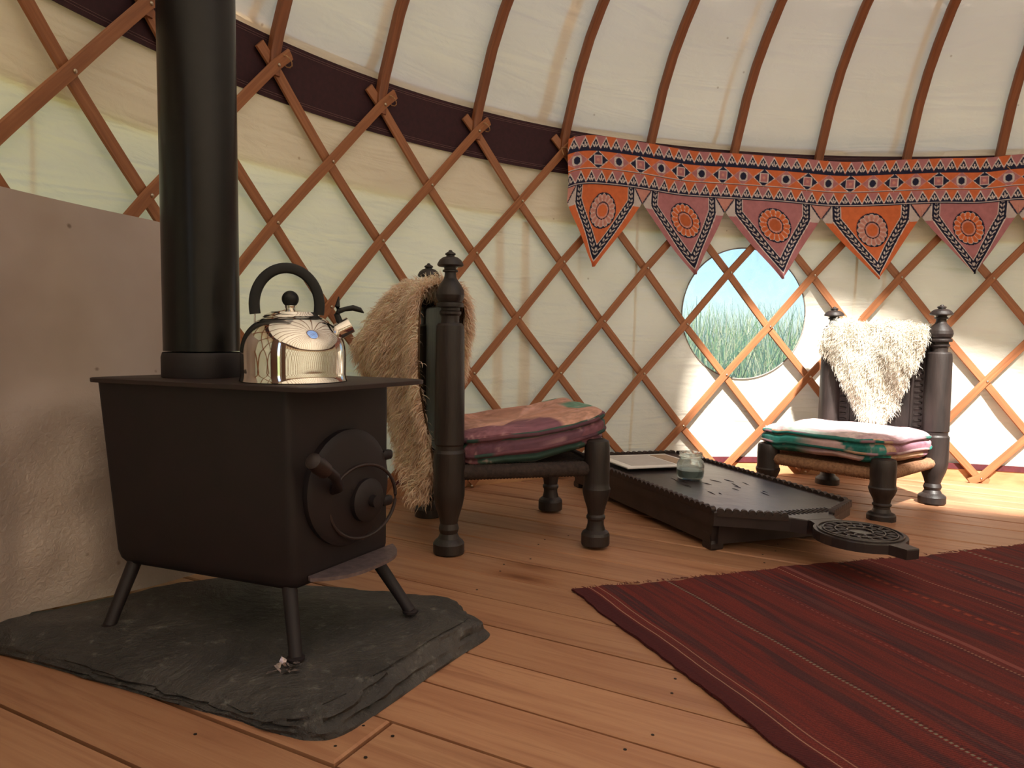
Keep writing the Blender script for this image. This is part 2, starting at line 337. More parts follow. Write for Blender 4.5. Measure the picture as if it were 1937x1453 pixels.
ANG, PW, PBASE = 0.4714, 0.1483, 0.9885
pn = np.array([math.sin(ANG), math.cos(ANG)]); pa = np.array([math.cos(ANG), -math.sin(ANG)])
fl = MB(); th = np.linspace(-PI, PI, 97)[:-1]
top = wallp(th, 0.0, .02); top[:, 2] = -.045; bot = top.copy(); bot[:, 2] = -.12
fl.add(np.concatenate([top, bot]), [tuple(range(95, -1, -1))] + [(i, (i+1) % 96, 96+(i+1) % 96, 96+i) for i in range(96)])
floor = tag(fl.build('floor', M_SUBFLOOR, smooth=False), kind='structure')
CAa = float(np.dot(pa, (CX, CY))); CNn = float(np.dot(pn, (CX, CY)))
plank_rot = Matrix.Rotation(-ANG, 4, 'Z')
nail_me = MB().lathe([(.0030, 0), (.0030, .0008)], 8).build('nail', M_NAIL, floor); nail_proto = nail_me
nails = []
def plank(n0, a0, a1, k):
    """one board: n0 offset of its centre line, a0..a1 along its run, clipped to the round floor"""
    w = PW - .0075; hw = w/2
    def lim(nn):
        q = R0*1.0; d = nn - CNn
        for th_ in (0,):
            pass
        s_ = []
        for sgn in (-1, 1):
            lo, hi = 0.0, 4.0
            for _ in range(30):
                mid = (lo+hi)/2; p = pn*nn + pa*(CAa + sgn*mid); dx, dy = p[0]-CX, p[1]-CY
                if math.hypot(dx, dy) < float(rr(math.atan2(dx, dy))) + .012: lo = mid
                else: hi = mid
            s_.append(sgn*lo)
        return CAa+s_[0], CAa+s_[1]
    l1, h1 = lim(n0-hw); l2, h2 = lim(n0+hw)
    if h1-l1 < .02 or h2-l2 < .02: return
    A0, B0, A1, B1 = max(l1, a0), max(l2, a0), min(h1, a1), min(h2, a1)
    if A1-A0 < .05 or B1-B0 < .05: return
    base = (A0+A1)/2; b = .0035; dz = random.uniform(-.0012, .0012)
    pts = [(A0-base, -hw), (A1-base, -hw), (B1-base, hw), (B0-base, hw)]
    v = [(x, y, -.04) for x, y in pts] + [(x, y, -b+dz) for x, y in pts] + [(x+(b if i in (0, 3) else -b), y+(b if i < 2 else -b), dz) for i, (x, y) in enumerate(pts)]
    fs = [(0, 3, 2, 1)] + [(i, (i+1) % 4, 4+(i+1) % 4, 4+i) for i in range(4)] + [(4+i, 4+(i+1) % 4, 8+(i+1) % 4, 8+i) for i in range(4)] + [(8, 9, 10, 11)]
    o = MB().add(v, fs).build('plank', M_PLANK, floor, smooth=False)
    c = pn*n0 + pa*base; o.matrix_local = Matrix.Translation((c[0], c[1], 0)) @ plank_rot
    # nails over the joists
    for a in np.arange(-1.55, 5.0, .62):
        if A0+.04 < a < A1-.04:
            p = pn*n0 + pa*a
            if p[0] < 1.4 and 1.0 < p[1] < 2.9 and p[0] > -.9:
                for s in (-.036, .034):
                    if random.random() < .7: nails.append((pn*(n0+s+random.uniform(-.01, .01)) + pa*(a+random.uniform(-.035, .035)), dz))
JOINT_A = -0.71   # butt joint seen beside the hearth's front corner
for k in range(-26, 24):
    n0 = PBASE + (k+.5)*PW
    if k == -1: plank(n0, -9, JOINT_A-.003, k); plank(n0, JOINT_A+.003, 9, k)
    elif k % 3 == 1:
        j = random.choice([.8, 1.7, 2.3]); plank(n0, -9, j-.002, k); plank(n0, j+.002, 9, k)
    else: plank(n0, -9, 9, k)
for s in (-.036, .034):
    for d in (-.03, .03): nails.append((pn*(PBASE-.5*PW+s) + pa*(JOINT_A+d), 0))
for i, (p, dz) in enumerate(nails[:150]):
    o = nail_proto if i == 0 else nail_proto.copy()
    if i: COL.objects.link(o)
    o.location = (p[0], p[1], dz)

# canvas wall with a door gap and a round window hole
NW = 240; thw = np.linspace(DOOR1, DOOR0+2*PI, NW)
zs = np.array([0.06, .2, .35, .5, .65, .8, .95, 1.1, 1.25, 1.4, 1.55, 1.66])
WTH, WZ, WRA, WRZ = -0.2705, 0.838, 0.310, 0.322        # window centre, half-width along the wall, half-height
def rip(th, z): return .004*np.sin(th*9+z*5) + .0035*np.sin(th*23-z*11+1.3) + .003*np.sin(z*17+th*6)
w = MB(); win_hw = WRA/2.86
sel = [i for i in range(NW) if not (WTH-.19 < ((thw[i]+PI) % (2*PI)-PI) < WTH+.19)]
# plain parts left and right of the window panel
tl, tr_ = WTH-.19, WTH+.19
thA = np.concatenate([np.linspace(DOOR1, tl, 90)]); thB = np.linspace(tr_, DOOR0+2*PI, 150)
def wgrid(tharr, zarr, dr, rf=1.0):
    T, Z = np.meshgrid(tharr, zarr, indexing='ij'); return wallp(T, Z, dr + rf*rip(T, Z))
w.grid(wgrid(thA, zs, .034)); w.grid(wgrid(thB, zs, .034))
# panel round the window: loops from the rim out to the panel's border
NA = 96; aa = np.linspace(0, 2*PI, NA+1)[:-1]
ex, ez = .19, 0
def border(a):
    dx, dz = math.cos(a), math.sin(a); t = min(.1945/abs(dx) if abs(dx) > 1e-6 else 9, ((1.66-WZ) if dz > 0 else (WZ-.06))/abs(dz) if abs(dz) > 1e-6 else 9)
    return dx*t, dz*t
loops = []
for k in range(6):
    q = (k/5)**1.3; row = []
    for a in aa:
        bx, bz = border(a); rx, rz = win_hw*math.cos(a), WRZ*math.sin(a); row.append((WTH+rx+(bx-rx)*q, WZ+rz+(bz-rz)*q))
    loops.append(row)
Lp = np.array(loops); T, Z = Lp[..., 0], Lp[..., 1]; P = wallp(T, Z, .034+rip(T, Z))
vs = P.reshape(-1, 3); fs = [(k*NA+i, (k+1)*NA+i, (k+1)*NA+(i+1) % NA, k*NA+(i+1) % NA) for k in range(5) for i in range(NA)]
w.add(vs, fs)
wall_round = tag(w.build('wall_round', M_CANVAS), kind='structure')
# over the door
w2 = MB(); w2.grid(wgrid(np.linspace(DOOR0, DOOR1, 12), np.array([1.45, 1.55, 1.66]), .034)); w2.build('door_head', M_CANVAS, wall_round)
# the outer skirt of the roof cover that hangs over the wall
w3 = MB(); w3.grid(wgrid(np.linspace(DOOR1, DOOR0+2*PI, 200), np.linspace(1.215, 1.66, 6), .052, .6)); w3.build('roof_skirt', M_SEAM, wall_round)
for (t0, t1, zb, zt, wid0, wid1) in ((-.6975, -.7005, .10, 1.2, .058, .040), (-.651, -.657, .10, 1.2, .070, .036), (-1.292, -1.290, .3, 1.25, .012, .012), (-.556, -.562, .1, 1.2, .008, .008), (-.03, -.03, .1, 1.2, .02, .02)):
    zz = np.linspace(zb, zt, 14); q = (zz-zb)/(zt-zb); tc_ = t0+(t1-t0)*q; hw = (wid0+(wid1-wid0)*q)/3.0/2
    Pm = np.stack([wallp(tc_-hw, zz, .041+rip(tc_, zz)), wallp(tc_+hw, zz, .041+rip(tc_, zz))], 0)
    MB().grid(Pm).build('seam_strip', M_SEAM, wall_round)

# window
win = MB(); rimp = wallp(WTH + win_hw*1.005*np.cos(aa), WZ + WRZ*1.005*np.sin(aa), .034); win.tube([tuple(p) for p in rimp], .0035, 6, closed=True)
window = tag(win.build('window_1', simple('window_rim', srgb(150, 140, 130), srgb(120, 112, 104), 40, .7)), kind='structure')
pm = MB(); pv = [wallp(WTH, WZ, .038)] + [wallp(WTH + win_hw*q*math.cos(a), WZ + WRZ*q*math.sin(a), .038) for q in (.5, 1.0) for a in aa]
pf = [(0, 1+i, 1+(i+1) % NA) for i in range(NA)] + [(1+i, 1+NA+i, 1+NA+(i+1) % NA, 1+(i+1) % NA) for i in range(NA)]
pm.add(pv, pf).build('pane', M_PANE, window)

# burgundy bands and skirting
def ribbon(name, m, th0, th1, z0, z1, dr, thick=.003, n=200, **k):
    t = np.linspace(th0, th1, n); mb = MB()
    A = np.stack([wallp(t, np.full(n, z), dr+d) for z, d in ((z0, 0), (z1, 0), (z1, thick), (z0, thick), (z0, 0))], 1); mb.grid(A); return mb.build(name, m, **k)
band = tag(ribbon('trim_1', M_BURG, DOOR1, DOOR0+2*PI, 1.432, 1.628, .0225), kind='structure')
for z in (1.445, 1.452, 1.608, 1.615): ribbon('stitching', M_STITCH, -1.5, .5, z, z+.0014, .0215, .0005, 90, parent=band)
tag(ribbon('trim_2', simple('burgundy_edge', srgb(96, 34, 42), srgb(70, 24, 32), 30, .6), DOOR1, DOOR0+2*PI, .096, .124, .020, .008), kind='structure')
bb = MB(); t = np.linspace(DOOR1, DOOR0+2*PI, 200); A = []
for z, d in ((-.02, .024), (.1, .024), (.1, .05), (-.02, .05), (-.02, .024)):
    p = wallp(t, np.full(200, .100), d); p[:, 2] = np.where(z > 0, p[:, 2], -.04); A.append(p)
bb.grid(np.stack(A, 1)); tag(bb.build('baseboard_round', M_SKIRT, angle=30), kind='structure')

# door frame behind the camera
dm = MB()
for td in (DOOR0, DOOR1):
    b_, t_ = wallp(td, 0.05, .02), wallp(td, 1.5, .02); dm.tube([(b_[0], b_[1], 0), tuple(t_)], .03, 8, flat=(.06, .06), up=(.3, 1, 0))
dm.tube([tuple(wallp(td, 1.47, .02)) for td in np.linspace(DOOR0, DOOR1, 8)], .03, 8, flat=(.06, .06))
door1 = tag(dm.build('door_1', M_SLAT), kind='structure')
M_LEAF = simple('door_timber', srgb(110, 70, 46), srgb(88, 54, 36), 9, .5, sc=(1, 1, .2))
for a_, b_ in ((DOOR1+.012, DOOR1+.17), (DOOR0-.17, DOOR0-.012)): ribbon('door_leaf', M_LEAF, a_, b_, .06, 1.45, -.05, .03, 12, parent=door1)

# roof
PROF = [(.01, 1.50), (.008, 1.57), (-.008, 1.63), (-.03, 1.69), (-.085, 1.84), (-.15, 1.97), (-.22, 2.075), (-.31, 2.19), (-.45, 2.33), (-.7, 2.53), (-1.1, 2.81), (-1.6, 3.13), (-2.06, 3.42)]
def prof_pts(th, off, k0=0):
    """rafter line at wall angle th; off pushes it outwards"""
    out = []
    for i in range(k0, len(PROF)):
        a = PROF[max(i-1, 0)]; b = PROF[min(i+1, len(PROF)-1)]; d = Vector((b[0]-a[0], b[1]-a[1])).normalized()
        nx, nzz = d[1], -d[0]
        out.append((PROF[i][0]+nx*off, PROF[i][1]-nzz*0+(-d[0])*off))
    return [wallp(th, z, r) for r, z in out]
tr = np.linspace(0, 2*PI, 265)[:-1]
RG = np.stack([np.stack([wallp(tr, np.full_like(tr, z), r) for r, z in [(.036, 1.60), (.036, 1.64)]], 1)[:, k] for k in range(2)] , 1)
offp = []
for i in range(3, len(PROF)):
    a = PROF[i-1]; b = PROF[min(i+1, len(PROF)-1)]; d = Vector((b[0]-a[0], b[1]-a[1])).normalized(); offp.append((PROF[i][0]+d[1]*.030, PROF[i][1]-d[0]*.030))
fine = [(.036, 1.60), (.034, 1.65)]
for a, b in zip(offp[:-1], offp[1:]):
    for q in (0, .5): fine.append((a[0]+(b[0]-a[0])*q, a[1]+(b[1]-a[1])*q))
fine.append(offp[-1])
sag = np.cos((tr-TH0)/DTH*2*PI)*.5+.5      # 1 on a pole, 0 between
RP = np.stack([wallp(tr, np.full_like(tr, z), r - .010*(1-sag)*min(1, k/6) + .004*np.sin(tr*31+z*7)) for k, (r, z) in enumerate(fine)], 1)
# reshape grid: (angle, profile)
rf = MB(); rf.grid(RP, closed_u=True); ceiling = tag(rf.build('ceiling', M_ROOF), kind='structure')
for kk, wd, off in ((-2, .04, -.0105), (1.55, .055, 0.0), (5.6, .022, 0), (9.75, .03, 0), (-4.3, .03, 0), (13.6, .03, 0), (17.7, .03, 0)):
    t0 = TH0+DTH*kk/2+off; pr = fine[1:14]
    A = np.stack([np.stack([wallp(t0+s*wd/2/3.0, z, r+.006) for r, z in pr]) for s in (-1, 1)], 0); MB().grid(A).build('roof_seam', M_SEAM, ceiling)
NPOLE = 42
for i in range(NPOLE):
    th_ = TH0 + DTH*(i-8)
    if th_ > TH0 + 2*PI - DTH*8.4: break
    o = MB().tube([tuple(p) for p in prof_pts(th_, -.004)], .0, 10, flat=(.042, .028), up=(math.sin(th_), math.cos(th_), .2)).build('roof_pole', M_POLE, ceiling)
    if -1.5 < th_ < .6:
        a_ = wallp(th_+.012, 1.553, -.012); b = []
        for q in range(10):
            an = 2*PI*q/10; dv = np.array([math.cos(th_), -math.sin(th_), 0])*.7+np.array([0, 0, -.7]); dn = np.array([math.sin(th_), math.cos(th_), 0])
            b.append(tuple(a_ + dv*.021*math.cos(an) + dn*.020*math.sin(an)))
        MB().tube(b, .0022, 5, closed=True).build('cord_loop', M_CORD, o)
cw = MB(); rc = PROF[-1]
ring = [tuple(wallp(a, rc[1], rc[0]-.03)) for a in np.linspace(0, 2*PI, 49)[:-1]]; cw.tube(ring, .045, 10, closed=True)
for a in (0, PI/2):
    for s in (-.12, .12):
        d = np.array([math.sin(a), math.cos(a), 0]); e = np.array([d[1], -d[0], 0]); c0 = wallp(0, rc[1], -rr(0))
        cw.tube([tuple(c0 + e*s + d*q*.82 + np.array([0, 0, .16*(1-q*q)])) for q in np.linspace(-1, 1, 13)], .016, 6)
cw.build('crown_wheel', M_POLE, ceiling)

# trellis: each lath is a part of its own
trel = tag(empty('trellis', Matrix.Translation((CX, CY, 0))), 'diamond trellis of thin brown wooden laths lining the canvas wall', 'trellis')
def lath_pts(c, sgn, dr):
    """sgn=+1: rises with the angle ('/'); passes row 0 at half-step index c"""
    rows = np.array([-.24, 0, 1, 2, 3, 4, 5, 6, 6.22]); zz = np.interp(rows, np.arange(7), ROWS); zz[0] = ROWS[0]+.05; zz[-1] = ROWS[6]-.02
    rf_ = np.linspace(-.24, 6.22, 27); z = np.interp(rf_, rows, zz); th_ = TH0 + DTH/2*(c - sgn*rf_)
    p = wallp(th_, z, dr); keep = p[:, 2] > .003; dmid = ((th_+PI) % (2*PI))-PI
    ok = keep & ~((dmid > DOOR0-.01) & (dmid < DOOR1+.01) & (p[:, 2] < 1.47))
    runs = []; cur = []
    for i in range(len(z)):
        if ok[i]: cur.append(tuple(p[i] - np.array([CX, CY, 0])))
        elif len(cur) > 2: runs.append(cur); cur = []
        else: cur = []
    if len(cur) > 2: runs.append(cur)
    return runs, th_[13]
cmax = int((2*PI)/DTH*2) - 16
for sgn, dr in ((1, -.0075), (-1, .0065)):
    for c in range(-16, cmax, 2):
        runs, tm = lath_pts(c, sgn, dr)
        for rn in runs:
            MB().tube(rn, 0, 8, flat=(.038, .013), up=(math.sin(tm), math.cos(tm), 0)).build('lath', M_SLAT, trel)
rv = MB().lathe([(.0060, 0), (.0058, .002), (.004, .004), (.0006, .005)], 8).build('rivet', M_RIVET, trel); first = True
for r in range(7):
    for c in range(-10, 18):
        if (c + r) % 2: continue
        th_ = TH0 + DTH/2*c
        if th_ < -1.45 or th_ > .45: continue
        o = rv if first else rv.copy()
        if not first: COL.objects.link(o)
        first = False
        p = wallp(th_+.002, ROWS[r], -.0135) - np.array([CX, CY, 0])
        o.matrix_local = Matrix.Translation(p) @ Vector((-math.sin(th_), -math.cos(th_), 0)).to_track_quat('Z', 'Y').to_matrix().to_4x4()

# ------------------------------------------------------------------ hearth slab
def catmull(pts, n=6, closed=True):
    P = [np.array(p, float) for p in pts]; m = len(P); out = []
    for i in range(m if closed else m-1):
        p0, p1, p2, p3 = P[(i-1) % m], P[i], P[(i+1) % m], P[(i+2) % m]
        for k in range(n):
            t = k/n; out.append(.5*((2*p1)+(-p0+p2)*t+(2*p0-5*p1+4*p2-p3)*t*t+(-p0+3*p1-3*p2+p3)*t**3))
    return out
sl_out = [(-1.085, 1.425), (-.98, 1.392), (-.84, 1.34), (-.68, 1.275), (-.50, 1.205), (-.37, 1.150), (-.305, 1.130), (-.255, 1.15), (-.20, 1.245), (-.14, 1.36), (-.085, 1.46), (-.035, 1.545), (-.035, 1.585), (-.075, 1.625), (-.10, 1.655), (-.16, 1.685), (-.30, 1.715), (-.46, 1.735), (-.62, 1.76), (-.76, 1.73), (-.90, 1.60), (-1.05, 1.46)]
so = np.array(catmull(sl_out, 6)); cen = np.array([-.5, 1.45]); N = len(so); SC = np.array([-.5, 1.45, 0])
mb = MB(); levels = [(1.0, 0.0), (1.006, .006), (1.0, .014), (1.002, .020), (.996, .027), (.996, .034), (.989, .040), (.978, .0445), (.90, .046), (.75, .046), (.55, .046), (.3, .046), (.1, .046)]
vs = []
for li, (s, z) in enumerate(levels):
    for i, p in enumerate(so):
        d = p-cen; q = cen + d*s; rgh = 0
        n3 = noise.noise(Vector((p[0]*14, p[1]*14, li*.8)))
        if 0 < li < 8:
            inner = max(0, min(1, (p[0]+.36)*5)) if p[1] < 1.62 else .3   # the right-hand edge is cleaved in a slope
            q = q - d/np.linalg.norm(d)*(.006+.034*inner)*(z/.046)*1.0 + d/np.linalg.norm(d)*(n3*.013+.006*noise.noise(Vector((p[0]*50, p[1]*50, li*1.7))))
        zz = z + (noise.noise(Vector((q[0]*7, q[1]*7, 3)))*.005 + noise.noise(Vector((q[0]*31, q[1]*31, 8)))*.0016 if li >= 6 else (n3*.002 if li else 0))
        thin = max(0, min(1, (-.25-p[0])*6))*max(0, min(1, (1.46-p[1])*12)); zz *= 1-thin*(.62, .62, .62, .62, .62, .62, .62, .60, .42, .16, 0, 0, 0)[li]
        vs.append((q[0]-SC[0], q[1]-SC[1], max(0, zz)))
fs = [(j*N+i, j*N+(i+1) % N, (j+1)*N+(i+1) % N, (j+1)*N+i) for j in range(len(levels)-1) for i in range(N)] + [tuple(range((len(levels)-1)*N, len(levels)*N))]
mb.add(vs, fs); o = mb.build('hearth_slab', M_SLATE, angle=35, loc=tuple(SC))
tag(o, 'rough dark grey slate slab lying on the planks under the stove', 'slab')
ft = MB(); fc = np.array([-.385, 1.275, .052])
for k in range(14):
    a = random.uniform(0, 2*PI); q = fc + np.array([random.uniform(-.022, .022), random.uniform(-.022, .022), random.uniform(-.003, .004)]); L_ = random.uniform(.008, .02)
    u_ = np.array([math.cos(a), math.sin(a), random.uniform(-.1, .9)])*L_; v_ = np.array([-math.sin(a), math.cos(a), random.uniform(-.5, .5)])*random.uniform(.002, .006)
    ft.add([tuple(q-u_/2-v_-fc), tuple(q+u_/2-v_-fc), tuple(q+u_/2+v_-fc), tuple(q-u_/2+v_-fc+[0, 0, .003])], [(0, 1, 2, 3)])
tag(ft.build('foil_scrap', simple('foil_silver', srgb(225, 205, 200), srgb(120, 110, 112), 120, .3, .7), smooth=False, loc=tuple(fc)), 'crumpled scrap of silver foil by the stove leg', 'scrap')

# ------------------------------------------------------------------ heat shield sheet
bots = catmull([(-1.20, 1.22), (-1.06, 1.40), (-1.0, 1.475), (-.90, 1.575), (-.80, 1.69), (-.735, 1.83)], 6, False); bots = np.array(bots)
nb_ = len(bots); tt = np.linspace(-1.47, -1.155, nb_); zt = 31
pv = []
for i in range(nb_):
    topz = .967 - (.03*((i-(nb_-5))/4)**2 if i > nb_-5 else 0)
    T_ = wallp(tt[i], topz, -.030); B_ = np.array([bots[i][0], bots[i][1], .0475 if bots[i][0] > -1.0 else .030])
    for j in range(zt):
        q = j/(zt-1); p = B_*(1-q)+T_*q
        p = p + np.array([.9, -.43, 0])*(.012*math.sin(q*PI) * math.sin(i*.33) + (.004*math.sin(q*PI)) + .014*max(0, min(1, (.50-q)*14+.5))*min(1, q*8) + (.006*noise.noise(Vector((i*.35, j*.4, 1)))*(1.0 if j > 15 else 1.7) if 0 < j < zt-1 else 0))
        pv.append(p)
pv = np.array(pv).reshape(nb_, zt, 3); HS = np.array([-.95, 1.6, 0]); pv -= HS
mb = MB(); mb.grid(pv); back = pv + np.array([-.0025, .0012, 0]); mb.grid(back[::-1])
rim_a = np.concatenate([pv[:, 0], pv[-1, 1:], pv[::-1, -1][1:], pv[0, ::-1][1:]]); rim_b = rim_a + np.array([-.0025, .0012, 0])
mb.grid(np.stack([rim_a, rim_b], 1))
tag(mb.build('heat_shield', M_PANEL, loc=tuple(HS), angle=60), 'curved grey metal heat shield sheet leaning against the trellis behind the stove', 'heat shield')

# ------------------------------------------------------------------ stove
SV = Vector((-.545, 1.545, .0455)); stove = tag(empty('wood_stove', place(*SV)), 'squat dark iron wood burning stove on four splayed legs', 'stove')
def loc(p): return (p[0]-SV.x, p[1]-SV.y, p[2]-SV.z)
ZB, ZT = .155, .540
def corner(F_, L_, R_, B_): return [np.array(q) for q in (F_, R_, B_, L_)]
cb_ = corner((-.393, 1.347), (-.822, 1.518), (-.257, 1.592), (-.63, 1.745))
ct_ = corner((-.404, 1.345), (-.845, 1.502), (-.258, 1.600), (-.63, 1.755))
body = MB(); cc_ = sum(cb_)/4
def rrect(cs, z, rad, n=5):
    out = []
    for i in range(4):
        p, a, b = cs[i], cs[i-1], cs[(i+1) % 4]; da = (a-p)/np.linalg.norm(a-p); db = (b-p)/np.linalg.norm(b-p); s_, e_ = p+da*rad, p+db*rad
        for k in range(n):
            q = k/(n-1); out.append(loc(tuple((1-q)**2*s_+2*q*(1-q)*p+q*q*e_)+(z,)))
    return out
lv = []
for z, ins, rad in ((ZB, .030, .02), (ZB+.004, .014, .02), (ZB+.014, .004, .02), (ZB+.03, 0, .018), (.30, 0, .016), (.42, 0, .014), (ZT, 0, .012)):
    q = (z-ZB)/(ZT-ZB); cs = [a*(1-q)+b*q for a, b in zip(cb_, ct_)]; m_ = sum(cs)/4
    cs = [c+(m_-c)/np.linalg.norm(m_-c)*ins for c in cs]; lv.append(rrect(cs, z, rad))
n_ = len(lv[0]); body.add(sum(lv, []), [(j*n_+i, j*n_+(i+1) % n_, (j+1)*n_+(i+1) % n_, (j+1)*n_+i) for j in range(len(lv)-1) for i in range(n_)] + [tuple(range(n_-1, -1, -1)), tuple(range((len(lv)-1)*n_, len(lv)*n_))])
body.build('body', M_IRON, stove, angle=50)
dR = (ct_[1]-ct_[0])/np.linalg.norm(ct_[1]-ct_[0]); dL = (ct_[3]-ct_[0])/np.linalg.norm(ct_[3]-ct_[0]); dO = np.array([dR[1], -dR[0]])      # door faces dO
if dO @ dL > 0: dO = -dO
pl = [ct_[0]-dR*.014+dO*.072, ct_[1]+dR*.016+dO*.096, ct_[2]+dR*.02-dO*.012, ct_[3]-dR*.014-dO*.022]
lv = [rrect(pl, ZT, .035), rrect(pl, ZT+.0015, .033), rrect(pl, ZT+.008, .033), rrect([c+(sum(pl)/4-c)*.012 for c in pl], ZT+.0095, .033)]
n_ = len(lv[0]); MB().add(sum(lv, []), [(j*n_+i, j*n_+(i+1) % n_, (j+1)*n_+(i+1) % n_, (j+1)*n_+i) for j in range(3) for i in range(n_)] + [tuple(range(n_-1, -1, -1)), tuple(range(3*n_, 4*n_))]).build('top_plate', M_PLATE, stove, angle=40)
PLZ = ZT+.0095
feet = [(-.381, 1.312), (-.203, 1.545), (-.60, 1.80), (-.800, 1.448)]
for fpt, c in zip(feet, cb_):
    inn = c + (cc_-c)*.13; fv = np.array(fpt)
    if c is cb_[2]: fv = np.array((-.60, 1.775))
    lg = MB().tube([loc((inn[0], inn[1], ZB+.004)), loc((inn[0]*.15+fv[0]*.85, inn[1]*.15+fv[1]*.85, .066)), loc((fv[0], fv[1], .0475))], [.0145, .0125, .013], 10)
    lg.lathe([(.017, 0), (.017, .004), (.010, .007)], 12, loc((fv[0], fv[1], .0462))); lg.build('leg', M_IRON, stove)
# ash lip along the foot of the door side
lipc = []
a0, a1 = cb_[0]+dR*.035, cb_[1]+dR*.012
for k in range(15):
    q = k/14; out = .055*(1-(abs(q-.5)*2)**3.2)+.006; p = a0+(a1-a0)*q; lipc.append((p, p+dO*out))
lip = MB(); vs = []
for (p, o_) in lipc:
    for (x, z) in ((p, .172), (o_, .170), (o_, .177), (p, .180)): vs.append(loc((x[0], x[1], z)))
fs = [(k*4+i, k*4+(i+1) % 4, (k+1)*4+(i+1) % 4, (k+1)*4+i) for k in range(14) for i in range(4)] + [(3, 2, 1, 0), (56, 57, 58, 59)]
lip.add(vs, fs).build('ash_lip', M_ASH, stove, angle=35)
# round dished door with hinge lugs, rim, air dial and lever handle
dcz = .335; dcen = cb_[0]*.5+cb_[1]*.5+dO*.0; dM = Matrix(((dR[0], 0, dO[0], 0), (dR[1], 0, dO[1], 0), (0, 1, 0, 0), (0, 0, 0, 1)))
dloc = loc((dcen[0]+dO[0]*.0+dR[0]*.004, dcen[1]+dR[1]*.004, dcz))
door = MB().lathe([(.118, -.004), (.118, .010), (.112, .014), (.10, .016), (.08, .021), (.0, .026)], 40, dloc, dM).build('door', M_IRON, stove, angle=30)
rimm = MB(); rp = []
for k in range(40):
    a = 2*PI*k/40; rp.append(Vector(dloc) + dM @ Vector((.086*math.cos(a)+.018, .075*math.sin(a)-.030, .030+.012*math.cos(a))))
rimm.tube([tuple(p) for p in rp], .0036, 8, closed=True); rimm.build('door_rim', M_PLATE, door)
MB().lathe([(.045, .018), (.045, .034), (.036, .040), (.012, .042), (.012, .055), (.0, .056)], 24, tuple(Vector(dloc)+dM @ Vector((.03, -.03, 0))), dM).build('air_dial', M_IRON, door, angle=30)
for zz in (.05, -.05): MB().box(tuple(Vector(dloc)+dM @ Vector((.115, zz, .008))), (.03, .02, .018), dM.to_3x3().to_4x4(), .004).build('hinge', M_IRON, door)
hp = [Vector(dloc)+dM @ Vector(v) for v in ((-.060, .005, .015), (-.062, .012, .035), (-.085, .040, .050), (-.125, .066, .058))]
hd = MB().tube([tuple(p) for p in hp], [.011, .011, .010, .010], 10).build('lever', M_IRON, door)
he = Vector(dloc)+dM @ Vector((-.138, .070, .060)); hdr = (hp[3]-hp[2]).normalized().to_track_quat('Z', 'Y').to_matrix().to_4x4()
MB().lathe([(.008, -.03), (.0155, -.024), (.017, 0), (.0155, .022), (.008, .028)], 16, tuple(he), hdr).build('grip', M_PLATE, door)

# ------------------------------------------------------------------ flue
FX, FY = -.663, 1.567
flue = tag(empty('flue_pipe', place(FX, FY, .5475, 0, LEAN)), 'black enamelled flue pipe rising from the stove top', 'flue')
MB().lathe([(.0765, .055), (.0765, 2.5)], 48).build('pipe', M_FLUE, flue)
MB().lathe([(.0805, 0), (.081, .004), (.081, .042), (.0785, .050), (.0775, .052)], 48).build('collar', M_IRON, flue, angle=30)
MB().lathe([(.0772, 1.25), (.080, 1.253), (.080, 1.262), (.0772, 1.265)], 48, cap=False).build('joint_ring', M_FLUE, flue)

# ------------------------------------------------------------------ kettle
KX, KY, KZ = -.438, 1.470, .5545
ket = tag(empty('kettle', place(KX, KY, KZ, -.29*0)), 'polished steel whistling kettle with black arched handle on the stove top', 'kettle')
view = math.atan2(KX, KY)   # turn so that handle and spout lie across the view
ket.matrix_world = place(KX, KY, KZ, -view)
bp_ = [(.080, 0), (.0985, .001), (.1005, .004), (.1005, .008), (.1015, .012), (.1020, .05), (.1005, .068), (.0965, .083), (.0885, .098), (.077, .111), (.064, .1205), (.052, .1255), (.046, .1265)]
def smooth_prof(pr, n=4):
    return [tuple(p) for p in catmull(pr, n, False)] + [pr[-1]]
kb = MB().lathe(smooth_prof(bp_[3:], 5), 64); kb.build('body', M_STEEL, ket, angle=60)
MB().lathe(bp_[:5], 64).build('base_rim', M_BRUSH, ket)
lid = MB().lathe(smooth_prof([(.050, .1245), (.0505, .1275), (.048, .1295), (.036, .1345), (.020, .138), (.010, .1395)], 4), 48, (-.006, 0, 0)).build('lid', M_STEEL, ket, angle=50)
MB().lathe([(.010, .1385), (.009, .141), (.0105, .1455), (.0105, .148)], 20, (-.006, 0, 0)).build('knob_collar', M_STEEL, lid)
MB().lathe([(.0165*math.cos(a), .161+.0165*math.sin(a)) for a in np.linspace(-1.1, PI/2-.01, 14)], 24, (-.006, 0, 0)).build('knob', M_BLACK, lid)
hc = []; rad = []
for a in np.linspace(-.22, PI+.22, 33):
    x = -.012+.062*math.cos(a)*(1.0 if a < PI/2 else 1.0); z = .150+.072*math.sin(a) if math.sin(a) >= 0 else .150+.09*math.sin(a); hc.append((x, 0, z)); rad.append(.0118)
MB().tube(hc, 0, 14, flat=(.021, .021), up=(0, 1, 0)).build('handle', M_BLACK, ket, angle=35)
for s, zt_ in ((-1, .131), (1, .137)):
    x = -.012+s*.0605; wr = MB()
    wr.tube([(x, -.006, zt_+.006), (x+s*.001, -.006, .112), (x+s*.004, -.003, .104), (x+s*.004, .003, .104), (x+s*.001, .006, .112), (x, .006, zt_+.006)], .0014, 6)
    wr.box((x+s*.003, 0, .103), (.010, .016, .006), None, .002); wr.build('bracket', M_BRUSH, ket)
sa = math.radians(30); sM = Matrix.Rotation(PI/2-sa, 4, 'Y'); so_ = (.070, 0, .088)
